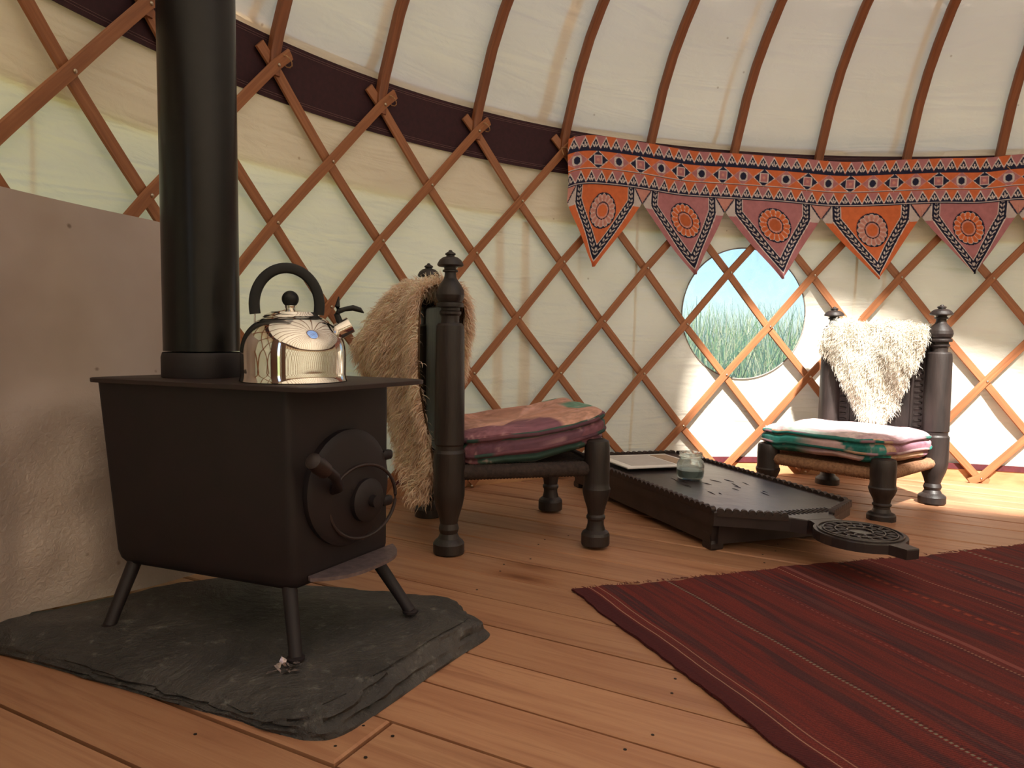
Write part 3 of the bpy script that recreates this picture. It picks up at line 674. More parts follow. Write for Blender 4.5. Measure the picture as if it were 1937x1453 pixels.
spt = MB().lathe([(.0150, 0), (.0140, .012), (.0158, .0125), (.0170, .014), (.0172, .046), (.0165, .048), (.013, .048), (.013, .02)], 32, so_, sM, cap=False).build('spout', M_STEEL, ket, angle=30)
wl_ = MB(); tipx, tipz = .070+.028*math.cos(sa), .088+.028*math.sin(sa)
wl_.tube([(tipx-.004, 0, tipz+.014), (tipx-.010, 0, tipz+.030), (tipx-.004, 0, tipz+.040)], [.007, .0065, .006], 10)
wl_.tube([(tipx-.008, 0, tipz+.032), (tipx-.009, 0, tipz+.046), (tipx-.006, 0, tipz+.066)], [.0068, .0055, .0012], 10)
wl_.tube([(tipx-.008, 0, tipz+.036), (tipx+.006, 0, tipz+.041), (tipx+.022, 0, tipz+.044), (tipx+.036, 0, tipz+.040), (tipx+.044, 0, tipz+.034)], [.0062, .005, .0062, .0055, .001], 10)
wl_.build('whistle_lever', M_BLACK, ket)

# ------------------------------------------------------------------ low chairs
POST = [(.045, 0), (.0465, .004), (.0465, .030), (.043, .036), (.032, .046), (.026, .060), (.0285, .066), (.0305, .074), (.0285, .082), (.026, .090), (.029, .105), (.041, .145), (.0465, .175), (.047, .19), (.047, .303), (.0445, .306), (.0415, .312), (.0415, .324), (.0445, .329), (.0445, .345), (.0440, .50), (.0425, .655), (.0405, .676), (.0355, .683), (.0275, .684), (.0265, .692), (.0275, .704), (.0325, .710), (.0325, .716), (.028, .720), (.028, .728), (.0385, .730), (.0395, .736), (.0385, .742), (.0335, .744), (.0385, .752), (.0415, .765), (.0395, .779), (.032, .794), (.0225, .807), (.0190, .812), (.0170, .820), (.0165, .830), (.0225, .832), (.0225, .837), (.0175, .839), (.0185, .846), (.034, .847), (.0385, .851), (.0375, .856), (.0315, .866), (.0225, .873), (.0125, .876), (.0115, .879), (.0155, .8815), (.0150, .885), (.0065, .890), (.0045, .894), (.001, .895)]
LEG = [(.043, 0), (.0445, .004), (.0445, .032), (.041, .040), (.030, .048), (.0255, .066), (.0255, .078), (.0295, .084), (.0295, .090), (.0255, .097), (.028, .115), (.038, .145), (.043, .168), (.0435, .178), (.0405, .186), (.0395, .20), (.040, .27), (.039, .315), (.036, .327), (.024, .333)]
def make_chair(px, py, yaw, wd, dp_, hs, rs, label, rope, seat_z, panel_top, rail_drop):
    ch = tag(empty('low_chair', place(px, py, 0, yaw)), label, 'chair', 'pair of low carved chairs')
    # local: x forward, y to the sitter's left; back posts on x=0
    for s in (-1, 1):
        MB().lathe([(r*rs, z*hs) for r, z in POST], 28, (0, s*wd/2, 0)).build('back_post', M_DARKWOOD, ch, angle=20)
    lh = seat_z/.333
    for s in (-1, 1):
        MB().lathe([(r*rs, z*lh if z > .1 else z*min(lh, 1)) for r, z in LEG], 28, (dp_, s*(wd/2+.012), 0)).build('front_leg', M_DARKWOOD, ch, angle=20)
    pz0, pz1 = seat_z-.06, panel_top; bp2 = MB(); bp2.box((0, 0, (pz0+pz1)/2), (.028, wd-.05, pz1-pz0), None, .006); bpo = bp2.build('back_panel', M_DARKWOOD, ch, angle=30)
    cv = MB()
    for k in range(16):
        z = pz0+.09+k*(pz1-pz0-.12)/16
        for s in (-1, 1): cv.box((.0155, s*(wd/2-.068), z), (.006, .030, .009), None, .002)
    for s in (-1, 1): cv.box((.0155, s*(wd/2-.095), (pz0+pz1)/2), (.006, .010, pz1-pz0-.05), None, .002)
    for k in range(5):
        a = 2*PI*k/5
        cv.tube([(.0155, .05*math.cos(a+q)*(.3+.7*q/2)*1.2, (pz0+pz1)/2-.06+.06*math.sin(a+q)*(.3+.7*q/2)) for q in np.linspace(0, 2, 8)], .004, 6)
    cv.build('carving', M_DARKWOOD, bpo)
    # rails wrapped with rope, woven rope seat
    sz = seat_z-rail_drop; hw = wd/2
    for name, a, b in (('side_rail', (0, -hw, sz), (dp_, -hw-.012, sz)), ('side_rail', (0, hw, sz), (dp_, hw+.012, sz)), ('front_rail', (dp_, -hw, sz), (dp_, hw, sz)), ('back_rail', (0, -hw, sz), (0, hw, sz))):
        A, B = Vector(a), Vector(b); rl = MB(); n = 46; pts = [tuple(A.lerp(B, k/(n*2))) for k in range(n*2+1)]
        rl.tube(pts, [.0225 + (.0022 if k % 2 else 0) for k in range(n*2+1)], 10); rl.build(name, rope, ch, angle=80)
    st = MB(); n = 26
    for k in range(n):
        x = .03+(dp_-.06)*k/(n-1); st.tube([(x, -hw+.01, sz+.010), (x, 0, sz-.012), (x, hw-.01, sz+.010)], .0062, 6)
    for k in range(20):
        y = -hw+.03+(wd-.06)*k/19; st.tube([(.02, y, sz+.017), (dp_/2, y, sz-.004), (dp_-.02, y, sz+.017)], .0055, 6)
    tag(st.build('rope_seat', rope, ch), kind='stuff')
    return ch
YL = math.radians(14.8); WL = .440
cl = np.array([-.172, 2.15]) + WL/2*np.array([-math.sin(YL), math.cos(YL)])
CHL = make_chair(cl[0], cl[1], YL, WL, .462, 1.0, 1.0, 'low dark turned-wood chair side-on beside the stove', M_ROPE_D, .333, .74, .092)
YR = math.radians(219); WR = .462
crr = np.array([1.799, 3.077]) + WR/2*np.array([math.sin(YR), -math.cos(YR)])
CHR = make_chair(crr[0], crr[1], YR, WR, .49, .935, 1.16, 'low dark turned-wood chair in the sunlight by the window', M_ROPE_T, .240, .70, .066)

# cushions
def cushion(name, chair, off, size, rise, ctop, cside, label, seed):
    W_ = chair.matrix_world @ Matrix.Translation(off); c = tag(empty(name, W_), label, 'cushion', 'patchwork seat cushions')
    lx, ly, th_ = size; nu, nv = 300, 110
    u = np.linspace(0, 2*PI, nu+1)[:-1]; v = np.linspace(-PI/2, PI/2, nv); U, V = np.meshgrid(u, v, indexing='ij')
    def sg(x, p): return np.sign(x)*np.abs(x)**p
    bx, by = sg(np.cos(U), .30), sg(np.sin(U), .30); cv_ = np.abs(np.cos(V))**.22
    X = bx*lx/2*cv_; Y = by*ly/2*cv_; h = sg(np.sin(V), .62); edge = np.clip((cv_-.86)/.10, 0, 1)
    gr_ = 1-edge*(.040*np.exp(-((h-.34)/.13)**2)+.040*np.exp(-((h+.42)/.13)**2)); X, Y = X*gr_, Y*gr_; Z = h*th_/2
    tuft = 0
    for tx_, ty_ in ((-.22, -.22), (.22, -.22), (-.22, .22), (.22, .22), (0, 0)): tuft = tuft + np.exp(-((X/lx-tx_)**2+(Y/ly-ty_)**2)/.005)
    Z = Z - np.where(V > 0, 1, -.2)*.015*tuft*(1-edge)
    nn = np.array([noise.noise(Vector((x*8+seed, y*8, z*9)))+.4*noise.noise(Vector((x*21, y*21+seed, z*9))) for x, y, z in zip(X.ravel(), Y.ravel(), Z.ravel())]).reshape(X.shape)
    Z = Z + nn*.010 + rise*(np.clip(X/lx+.5, 0, 1)**2.2); X = X + nn*.005; Y = Y - nn*.005
    V3 = np.stack([X, Y, Z], -1).reshape(-1, 3); a, b = np.meshgrid(np.arange(nu), np.arange(nv-1), indexing='ij'); a2 = (a+1) % nu
    Fq = np.stack([(a*nv+b).ravel(), (a2*nv+b).ravel(), (a2*nv+b+1).ravel(), (a*nv+b+1).ravel()], 1)
    ctop = np.array([srgb(*x)[:3] for x in ctop]); cside = np.array([srgb(*x)[:3] for x in cside])
    gx = np.clip(np.floor((X/lx+.5)*3.4+.25*np.sin(Y*15+seed)), 0, 3); gy = np.clip(np.floor((Y/ly+.5)*3.6+.3*np.sin(X*13+seed*2)), 0, 3)
    it = ((gx*4+gy)).astype(int) % 16; ct = ctop[it % len(ctop)]
    si = np.floor(U/(2*PI)*19+.25*np.sin(h*3+seed)).astype(int); tier = np.where(h > .34, 0, np.where(h > -.42, 1, 2)); cs_ = cside[(si*3+tier*5+seed) % len(cside)]
    cc = np.where(((h > .34) & (cv_ < .965) | (h > .72))[..., None], ct, cs_).reshape(-1, 3)
    n2 = np.array([noise.noise(Vector((x*42, y*42, z*42+seed))) for x, y, z in V3]); n3 = np.array([noise.noise(Vector((x*110, y*110, z*110+seed))) for x, y, z in V3])
    cc = cc*(1+.30*n2[:, None]+.25*n3[:, None]); fl_ = np.clip((n2+.5*n3-.38)*4, 0, 1)[:, None]; cc = cc*(1-fl_*.5)+fl_*.5*np.array(srgb(200, 160, 160)[:3])
    fast_mesh('cover', V3, Fq, M_QUILT, c, col=np.clip(cc, .004, 1))
    for hz, m_ in ((.34, 0), (-.42, 3)):
        ring = []; cr_ = []
        for i in range(0, nu, 3):
            jj = int(np.argmin(np.abs(h[i]-hz-.16))); ring.append((X[i, jj]*1.004, Y[i, jj]*1.004, Z[i, jj])); cr_.append(cside[(int(si[i, jj])+m_) % len(cside)]*.7)
        V_ = MB().tube(ring, .0058, 7, closed=True); fast_mesh('piping', np.array(V_.v), np.array([f for f in V_.f if len(f) == 4]), M_QUILT, c, col=np.repeat(np.array(cr_), 7, 0))
    return c
TOP_L = [(150, 104, 116), (206, 158, 140), (200, 150, 132), (196, 146, 130), (140, 96, 110), (208, 160, 142), (190, 140, 124), (204, 154, 138), (206, 158, 140), (198, 148, 130), (204, 156, 140), (104, 142, 126), (200, 152, 134), (112, 150, 132), (196, 150, 136), (88, 128, 112)]
SIDE_L = [(112, 78, 92), (120, 80, 92), (70, 92, 86), (132, 88, 100), (106, 72, 86), (60, 84, 78), (124, 82, 92)]
TOP_R = [(216, 186, 188), (222, 200, 202), (214, 190, 196), (206, 172, 180), (220, 196, 200), (190, 206, 200), (222, 200, 198), (210, 178, 184)]
SIDE_R = [(58, 138, 128), (176, 136, 148), (44, 116, 110), (206, 168, 140), (188, 150, 160), (70, 132, 122), (164, 120, 136), (214, 180, 180)]
cushion('seat_cushion', CHL, (.268, 0.005, .308), (.485, .50, .120), .072, TOP_L, SIDE_L, 'pink and plum patchwork cushion on the chair beside the stove', 2)
cushion('seat_cushion', CHR, (.280, -.018, .262), (.50, .555, .116), .008, TOP_R, SIDE_R, 'teal and pink patchwork cushion on the sunlit chair', 5)

# sheepskins: a hide sheet with strands of wool
def sheepskin(chair, path, outline, label, colr, length, count, lw, curl, seed, hang, skew=0.0):
    """path: list of (x,z) from the front hem over the top rail to the rear hem; outline(q)->(ymin,ymax)"""
    r_ = np.random.default_rng(seed); org = Vector((0, 0, path[len(path)//2][1])); W_ = chair.matrix_world @ Matrix.Translation(org)
    c = tag(empty('sheepskin', W_), label, 'sheepskin', 'sheepskins draped over the chair backs')
    P_ = np.array(catmull(path, 8, False)); m = len(P_); seg = np.r_[0, np.cumsum(np.linalg.norm(np.diff(P_, axis=0), axis=1))]; Q = seg/seg[-1]
    def surf(q, y01):
        x = np.interp(q, Q, P_[:, 0]); z = np.interp(q, Q, P_[:, 1]); lo, hi = outline(q); y = lo+(hi-lo)*y01
        e = .004; dx = np.interp(np.clip(q+e, 0, 1), Q, P_[:, 0])-np.interp(np.clip(q-e, 0, 1), Q, P_[:, 0]); dz = np.interp(np.clip(q+e, 0, 1), Q, P_[:, 1])-np.interp(np.clip(q-e, 0, 1), Q, P_[:, 1])
        l_ = np.hypot(dx, dz)+1e-9; n_ = np.stack([dz/l_, 0*dx, -dx/l_], -1)
        sgn = np.where((n_ * np.stack([x-hang[0], 0*x, z-hang[1]], -1)).sum(-1) < 0, -1, 1)
        w = .010*np.sin(y*26+q*7+seed)+.008*np.sin(y*11-q*13)+skew*y01*np.clip((q-.31)/.20, 0, 1)*(1-.70*np.clip((q-.55)/.28, 0, 1))
        p = np.stack([x, y, z], -1)+n_*(sgn*w)[..., None]; return p, n_*sgn[..., None]
    qq, yy = np.meshgrid(np.linspace(0, 1, 60), np.linspace(0, 1, 24), indexing='ij'); hp_, hn = surf(qq, yy); top = hp_.reshape(-1, 3)-np.array(org); bt = top-hn.reshape(-1, 3)*.005
    Fg = gfaces(60, 24); V3 = np.concatenate([top, bt]); Fq = np.concatenate([Fg, Fg[:, ::-1]+len(top)]); fast_mesh('hide', V3, Fq, M_HIDE, c)
    # strands
    q = r_.random(count*2); lo, hi = outline(q); wdt = hi-lo; keep = r_.random(count*2) < wdt/wdt.max(); q = q[keep][:count]; N_ = len(q)
    y = r_.random(N_); root, nn = surf(q, y); root = root-np.array(org)
    cl_ = np.stack([np.sin(root[:, 0]*60+root[:, 1]*47), np.sin(root[:, 1]*71+root[:, 2]*33+2), np.cos(root[:, 2]*58+root[:, 1]*29)], 1)
    L_ = length*(.65+.6*r_.random(N_)); down = np.array([0, 0, -1.0]); rand = r_.normal(size=(N_, 3))*.45
    dirn = nn*1.0 + cl_*.45 + rand; dirn /= np.linalg.norm(dirn, axis=1)[:, None]
    side = np.cross(dirn, r_.normal(size=(N_, 3))); side /= np.linalg.norm(side, axis=1)[:, None]; side2 = np.cross(dirn, side)
    S = 5; pts = np.zeros((N_, S, 3)); pts[:, 0] = root; d = dirn.copy(); ph = r_.random(N_)*6.28
    for s in range(1, S):
        d = d + down*.42 + (side*np.cos(ph+s*1.5)[:, None]+side2*np.sin(ph+s*1.5)[:, None])*curl; d /= np.linalg.norm(d, axis=1)[:, None]; pts[:, s] = pts[:, s-1]+d*(L_/(S-1))[:, None]
    wt = lw*np.array([.9, 1.0, .9, .65, .12])
    A = pts+side[:, None]*wt[None, :, None]; B = pts-side[:, None]*wt[None, :, None]
    Vv = np.stack([A, B], 2).reshape(N_, S*2, 3); base_ = (np.arange(N_)*S*2)[:, None]
    Fs = np.concatenate([base_ + np.array([[2*s, 2*s+1, 2*s+3, 2*s+2]]) for s in range(S-1)], 0)
    tone = (.78+.30*r_.random(N_)+.10*cl_[:, 1])[:, None]*np.array(colr)[None]; tone = np.repeat(tone, S*2, 0)
    tag(fast_mesh('wool', Vv.reshape(-1, 3), Fs, M_WOOL, c, col=np.clip(tone, 0, .95), smooth=False), kind='stuff'); return c
def outl_L(q):   # y from near (-) to far (+); front hem q=0, rear hem q=1
    lo = np.interp(q, [0, .15, .35, .55, .7, .8, .88, 1.0], [-.12, -.165, -.175, -.185, -.19, -.185, -.185, -.175]); hi = np.interp(q, [0, .15, .35, .55, .75, .86, .92, 1.0], [.12, .17, .185, .20, .19, .14, -.08, -.15]); return lo, hi
sheepskin(CHL, [(.045, .52), (.05, .62), (.045, .72), (.018, .775), (-.025, .79), (-.07, .765), (-.085, .69), (-.080, .57), (-.068, .44), (-.064, .34), (-.060, .25), (-.056, .17)], outl_L,
          'long beige sheepskin hanging down behind the chair beside the stove', srgb(255, 232, 212)[:3], .044, 42000, .0018, .48, 3, (-.02, .45), .165)
def outl_R(q):
    lo = np.interp(q, [0, .08, .22, .36, .46, .58, .66, .8, 1.0], [-.045, -.085, -.14, -.19, -.265, -.255, -.20, -.19, -.16]); hi = np.interp(q, [0, .08, .22, .36, .46, .58, .66, .8, 1.0], [.045, .07, .115, .16, .195, .195, .185, .18, .16]); return lo, hi
sheepskin(CHR, [(.042, .335), (.044, .42), (.052, .52), (.060, .62), (.055, .70), (.022, .752), (-.018, .748), (-.042, .70), (-.048, .62), (-.05, .55)], outl_R,
          'shaggy white sheepskin draped over the back of the sunlit chair', srgb(248, 242, 230)[:3], .036, 30000, .0014, .55, 8, (0, .45))

# ------------------------------------------------------------------ low table with scalloped rim and round handle
A_ = np.array([.640, 2.24]); ta = math.radians(111.5); av = np.array([math.cos(ta), math.sin(ta)]); TBW, TBL, TZ = .555, 1.02, .130
tbl = tag(empty('low_table', Matrix.Translation((A_[0], A_[1], 0)) @ Matrix.Rotation(ta-PI/2, 4, 'Z')), 'long low dark wooden table with scalloped edges and a round carved handle', 'table')
hw_ = TBW/2; c0 = hw_
outl = [(0, .0), (.11, -.060), (.195, -.118), (.222, -.155)]
hc_y, hr = -.300, .125
arc = [(c0+hr*math.cos(a), hc_y+hr*math.sin(a)) for a in np.linspace(math.radians(120), math.radians(248), 14)]
tipp = [(c0-.030, -.425), (c0-.022, -.475), (c0+.022, -.475), (c0+.030, -.425)]
mir = lambda L_: [(2*c0-x, y) for x, y in L_][::-1]
top_poly = [(0, TBL)] + outl + mir(outl) + [(TBW, TBL)]
hl = [(c0-.048, -.10), (c0-.050, -.165)] + arc; hand_poly = hl + tipp + mir(hl)
def extrude(poly, z0, z1, bev=.003):
    n = len(poly); v = [(x, y, z0) for x, y in poly] + [(x, y, z1-bev) for x, y in poly]; cxy = np.mean(poly, 0)
    v += [(x+(cxy[0]-x)*.006, y+(cxy[1]-y)*.006, z1) for x, y in poly]
    return v, [tuple(range(n-1, -1, -1))]+[(i, (i+1) % n, n+(i+1) % n, n+i) for i in range(n)]+[(n+i, n+(i+1) % n, 2*n+(i+1) % n, 2*n+i) for i in range(n)]+[tuple(range(2*n, 3*n))]
import bmesh
def ext_obj(name, poly, z0, z1, m, parent):
    v, f = extrude(poly, z0, z1); o = MB().add(v, f).build(name, m, parent, smooth=False)
    bm = bmesh.new(); bm.from_mesh(o.data); bmesh.ops.triangulate(bm, faces=[x for x in bm.faces if len(x.verts) > 4]); bmesh.ops.recalc_face_normals(bm, faces=bm.faces[:]); bm.to_mesh(o.data); bm.free(); return o
tt_ = ext_obj('table_top', top_poly, TZ-.044, TZ, M_TABLE, tbl); hnd = ext_obj('handle', hand_poly, TZ-.028, TZ-.0006, M_TABLE, tbl)
def scal(n_, p0, p1, name='scallop'):
    P0, P1 = np.array(p0), np.array(p1); d = (P1-P0)/n_; L_ = np.linalg.norm(d); an = math.atan2(d[1], d[0]); me = None
    for k in range(n_):
        c = P0+d*(k+.5)
        if me is None:
            mb = MB(); prof = [(L_*.49*math.cos(a), .013*math.sin(a)) for a in np.linspace(0, PI, 9)]; n = 9
            v = [(x, -.009, z) for x, z in prof]+[(x, .009, z) for x, z in prof]+[(-L_*.49, -.009, -.012), (L_*.49, -.009, -.012), (-L_*.49, .009, -.012), (L_*.49, .009, -.012)]
            f = [(i+1, i, n+i, n+i+1) for i in range(n-1)]+[tuple(range(9))+(18, 19), tuple(range(17, 8, -1))+(21, 20)]
            o = mb.add(v, f).build(name, M_SCALLOP, tbl, smooth=False); me = o.data
        else:
            o = bpy.data.objects.new(name, me); COL.objects.link(o); o.parent = tbl
        o.location = (c[0], c[1], TZ+.0005); o.rotation_euler = (0, 0, an)
scal(34, (.007, .01), (.007, TBL-.01)); scal(34, (TBW-.007, .01), (TBW-.007, TBL-.01)); scal(9, (.008, -.002), (.192, -.108)); scal(9, (TBW-.008, -.002), (TBW-.192, -.108)); scal(18, (.02, TBL-.007), (TBW-.02, TBL-.007))
for nm, poly in (('apron', [(.012, .03), (.030, .03), (.030, TBL-.03), (.012, TBL-.03)]), ('apron', [(TBW-.030, .03), (TBW-.012, .03), (TBW-.012, TBL-.03), (TBW-.030, TBL-.03)]), ('apron', [(.03, .012), (TBW-.03, .012), (TBW-.03, .03), (.03, .03)]), ('apron', [(.03, TBL-.03), (TBW-.03, TBL-.03), (TBW-.03, TBL-.012), (.03, TBL-.012)])):
    ext_obj(nm, poly, TZ-.108, TZ-.0435, M_TABLE, tbl)
for x in (.035, TBW-.035):
    for y in (.045, TBL-.045):
        MB().lathe([(.030, 0), (.033, .006), (.033, .02), (.027, .03), (.034, .055), (.034, TZ-.044)], 4, (x, y, 0), Matrix.Rotation(PI/4, 4, 'Z')).build('leg', M_TABLE, tbl, smooth=False)
cvd = MB()
for r0, h in ((.112, .0035), (.098, .003), (.066, .003), (.034, .003)):
    cvd.tube([(c0+r0*math.cos(a), hc_y+r0*math.sin(a), TZ+.001) for a in np.linspace(0, 2*PI, 49)[:-1]], .0032, 6, closed=True)
for k in range(18):
    a = 2*PI*k/18; cvd.tube([(c0+q*math.cos(a+(q-.07)*3), hc_y+q*math.sin(a+(q-.07)*3), TZ+.0012) for q in (.070, .078, .086, .094)], [.002, .005, .005, .002], 6)
for k in range(12):
    a = 2*PI*k/12; cvd.tube([(c0+q*math.cos(a), hc_y+q*math.sin(a), TZ+.0012) for q in (.036, .048, .062)], [.002, .005, .002], 6)
for k in range(16): cvd.box((c0-.12+k*.016, -.065, TZ+.001), (.006, .045, .004), None, .001)
cvd.build('carving', M_TABLE, hnd, angle=60)
gg = MB()
for k in range(16):
    x, y = random.uniform(.14, .40), random.uniform(.12, .45); L_ = random.uniform(.02, .07); a = PI/2+random.uniform(-.25, .25)
    gg.tube([(x, y, TZ+.0004), (x+L_*math.cos(a)/2, y+L_*math.sin(a)/2+.003, TZ+.0012), (x+L_*math.cos(a), y+L_*math.sin(a), TZ+.0004)], [.0004, .0012, .0004], 5)
gg.build('worn_grain', M_TABLE, tt_)

# jar
JX, JY = .690, 2.765
jar = tag(empty('glass_jar', Matrix.Translation((JX, JY, TZ+.0005))), 'small clear glass jar standing on the dark low table', 'jar')
jp = [(.0, .0), (.040, .0), (.046, .004), (.0505, .012), (.0515, .03), (.051, .058), (.046, .070), (.0395, .076), (.0385, .082), (.043, .088), (.0435, .098), (.0425, .102), (.0405, .102), (.040, .090), (.0365, .082), (.037, .077), (.043, .068), (.0475, .056), (.048, .03), (.046, .012), (.040, .006), (.0, .005)]
MB().lathe(jp[1:-1], 40, cap=True).build('glass', M_JAR, jar, angle=60)
MB().lathe([(.012, .0075), (.0445, .0075), (.0455, .013), (.0465, .034), (.012, .0345)], 32).build('candle_wax', simple('candle_wax', srgb(206, 214, 210), srgb(180, 190, 188), 30, .5), jar)
MB().tube([(.0445*math.cos(a), .0445*math.sin(a), .0855) for a in np.linspace(0, 2*PI, 33)[:-1]], .0012, 6, closed=True).build('neck_wire', M_BRUSH, jar)
# framed sheet on the table
pc = np.array([.575, 3.03]); fr = tag(empty('flat_frame', Matrix.Translation((pc[0], pc[1], TZ+.013)) @ Matrix.Rotation(math.radians(21), 4, 'Z')), 'white bordered sheet lying flat at the far end of the low table', 'frame')
MB().box((0, 0, .004), (.34, .27, .008), None, .002).build('board', simple('white_card', srgb(236, 232, 228), srgb(228, 224, 220), 30, .6), fr)
MB().box((-.035, .0, .0086), (.20, .215, .0012)).build('paper', simple('paper_sheet', srgb(200, 194, 190), srgb(190, 184, 180), 20, .7), fr, smooth=False)
MB().box((.115, .0, .0086), (.075, .215, .0012)).build('tan_panel', simple('tan_card', srgb(176, 150, 126), srgb(160, 136, 114), 20, .7), fr, smooth=False)

# ------------------------------------------------------------------ kilim rug
RC = np.array([.171, 1.862]); ua = math.radians(20.2); va = math.radians(-68.0); ud = np.array([math.cos(ua), math.sin(ua)]); vd = np.array([math.cos(va), math.sin(va)])
WHT, GRN, PNK, ORG = srgb(190, 150, 128), srgb(140, 140, 124), srgb(150, 92, 88), srgb(176, 82, 60)
RL = [(.050, .0014, 0, WHT, .6), (.074, .0014, 0, WHT, .5), (.285, .0034, 105, GRN, .62), (.292, .004, 105.7, srgb(40, 30, 34), .5), (.515, .0022, 60, PNK, .5), (.66, .003, 120, WHT, .42), (.69, .008, 0, PNK, .5), (.83, .010, 0, srgb(120, 44, 40), .6), (.875, .006, 34, ORG, .45), (1.0, .0035, 110, WHT, .38), (1.16, .004, 70, PNK, .6), (1.4, .006, 60, GRN, .6), (1.7, .006, 80, WHT, .5)]
M_RUG = rug_mat(RL)
nu, nv = 130, 110; U, V = np.meshgrid(np.linspace(0, 2.25, nu), np.linspace(0, 1.75, nv), indexing='ij')
ej = .003*np.sin(V*17+2*np.sin(V*7))*np.exp(-U*14)+.0016*np.sin(V*91+3*np.sin(V*13))*np.exp(-U*30); ek = .004*np.sin(U*43)*np.exp(-V*25)+.003*np.sin(U*97+2)*np.exp(-V*30)+.008*np.sin(U*6)*np.exp(-V*4)
X = (U+ej)*ud[0]+(V+ek)*vd[0]; Y = (U+ej)*ud[1]+(V+ek)*vd[1]; Zt = .0055+.0012*np.sin(U*19+V*3)+.0010*np.sin(V*23-U*7)
Vt = np.stack([X, Y, Zt], -1).reshape(-1, 3); Vb = Vt.copy(); Vb[:, 2] = .0012; Fg = gfaces(nu, nv)
idx = np.arange(nu*nv).reshape(nu, nv); edge = np.concatenate([idx[:, 0], idx[-1, 1:], idx[::-1, -1][1:], idx[0, ::-1][1:]]); Fe = np.stack([edge[:-1], edge[1:], edge[1:]+nu*nv, edge[:-1]+nu*nv], 1)
Fq = np.concatenate([Fg, Fg[:, ::-1]+nu*nv, Fe[:, ::-1]]); uvr = np.stack([U.ravel(), V.ravel()], 1)
rug = fast_mesh('kilim_rug', np.concatenate([Vt, Vb]), Fq, M_RUG, uv=np.concatenate([uvr, uvr])); rug.location = (RC[0], RC[1], 0)
rug.data.set_sharp_from_angle(angle=math.radians(50))
tag(rug, 'dark red striped flatweave rug spread on the plank floor', 'rug')
fz = MB()
for k in range(260):
    u = random.uniform(0, 2.2); p = ud*u; a = math.radians(110+random.uniform(-40, 40)); L_ = random.uniform(.006, .016)
    fz.tube([(p[0], p[1], .004), (p[0]+L_*math.cos(a), p[1]+L_*math.sin(a), random.uniform(.0025, .006))], [.0012, .0005], 4)
tag(fz.build('fringe', simple('fringe_wool', srgb(112, 50, 44), srgb(84, 36, 36), 60, .9), rug), kind='stuff')

# ------------------------------------------------------------------ printed bunting
ORA, MAU, NAV, PAL, PINK = [np.array(srgb(*c)[:3]) for c in ((204, 108, 66), (172, 114, 118), (34, 36, 60), (212, 200, 196), (198, 140, 128))]
RB = 2.86; TB0, TB1 = -.607, .330
bunt = tag(empty('bunting', Matrix.Translation(tuple(wallp(-.17, 1.49, -.04)))), 'orange and mauve printed cloth bunting with pointed pennants hung along the trellis top', 'bunting')
BO = np.array(wallp(-.17, 1.49, -.04))
def bz(s):   # the top edge line (wall height) along s
    return 1.592 + .010*np.sin(s*3.1+.4) + .006*np.sin(s*7.9) + .004*s - .030*np.exp(-s*16) + .014*np.exp(-((s-2.2)/.12)**2)
def bdr(s, t): return -.042 - .007*np.sin(s*5+.6) - .004*np.sin(s*17+t*6) - .03*t*0 + .004*np.sin(t*25+s*3)
def zig(s, h, per=.0535):
    """row of navy triangles with pale fleurs; h: 0 bottom .. 1 top"""
    k = np.floor(s/per); x = s/per-k-.5; col = np.where((k[..., None] % 2) == 0, ORA*.95, MAU)
    tri = (np.abs(x) < .50*(1-(h-.12)/.80)) | (h < .14); edge = np.abs(np.abs(x)-.50*(1-(h-.12)/.80)) < .045
    # base colour alternates between the apexes
    k2 = np.floor(s/per+.5); col = np.where((k2[..., None] % 2) == 0, ORA*.95, MAU); col = np.where(edge[..., None] & (h > .14)[..., None], PAL, col); col = np.where((tri & ~edge)[..., None], NAV, col)
    fle = (((x/.06)**2+((h-.44)/.17)**2) < 1)
    for sg in (-1, 1):
        xr = (x-sg*.15); hr_ = h-.32; c_, s_ = math.cos(.8), -math.sin(.8)*sg; a_ = xr*c_+hr_*s_*.8; b_ = -xr*s_+hr_*.8*c_; fle |= ((b_/.14)**2+(a_/.055)**2) < 1
    return np.where((fle & tri)[..., None], PAL*.92, col)
def band_col(s, t):
    H_ = .215; col = np.broadcast_to(ORA, s.shape+(3,)).copy()
    top = t < .062; low = t > .150; mid = ~top & ~low
    col = np.where(top[..., None], zig(s, np.clip(1-(t-.002)/.060, 0, 1)), col); col = np.where(low[..., None], zig(s+.02, np.clip(1-(t-.151)/.060, 0, 1)), col)
    per = .106; k = np.floor(s/per+.1); x = (s/per+.1-k-.5)*per; y = t-.106; dia = np.abs(x)/.0515+np.abs(y)/.041; odd = (k % 2) == 0
    r = np.hypot(x, y); ring = (np.maximum(np.abs(x), np.abs(y)) < .0225) & (r < .026)
    ca = np.where((np.abs(dia-1) < .05)[..., None], PINK, np.where((dia < 1)[..., None], MAU, ORA)); ca = np.where(ring[..., None], PAL*.85, ca); ca = np.where((np.hypot(x/.9, y) < .0175)[..., None], NAV, ca)
    cb = np.where((np.abs(dia-1.02) < .05)[..., None], PAL, np.where((dia < 1)[..., None], NAV, ORA)); sq = np.maximum(np.abs(x), np.abs(y)); cb = np.where((sq < .0215)[..., None], PAL, cb); cb = np.where((sq < .0175)[..., None], MAU, cb); cb = np.where((r < .008)[..., None], PINK, cb)
    cm = np.where(odd[..., None], ca, cb); col = np.where((mid & (dia < 1.08))[..., None], cm, col)
    for t0, c, w in ((.0645, NAV, .002), (.0675, PAL, .0012), (.146, NAV, .002), (.143, PAL, .0012), (.2125, NAV, .0022), (.2095, PAL, .0012)): col = np.where((np.abs(t-t0) < w)[..., None], c, col)
    return col
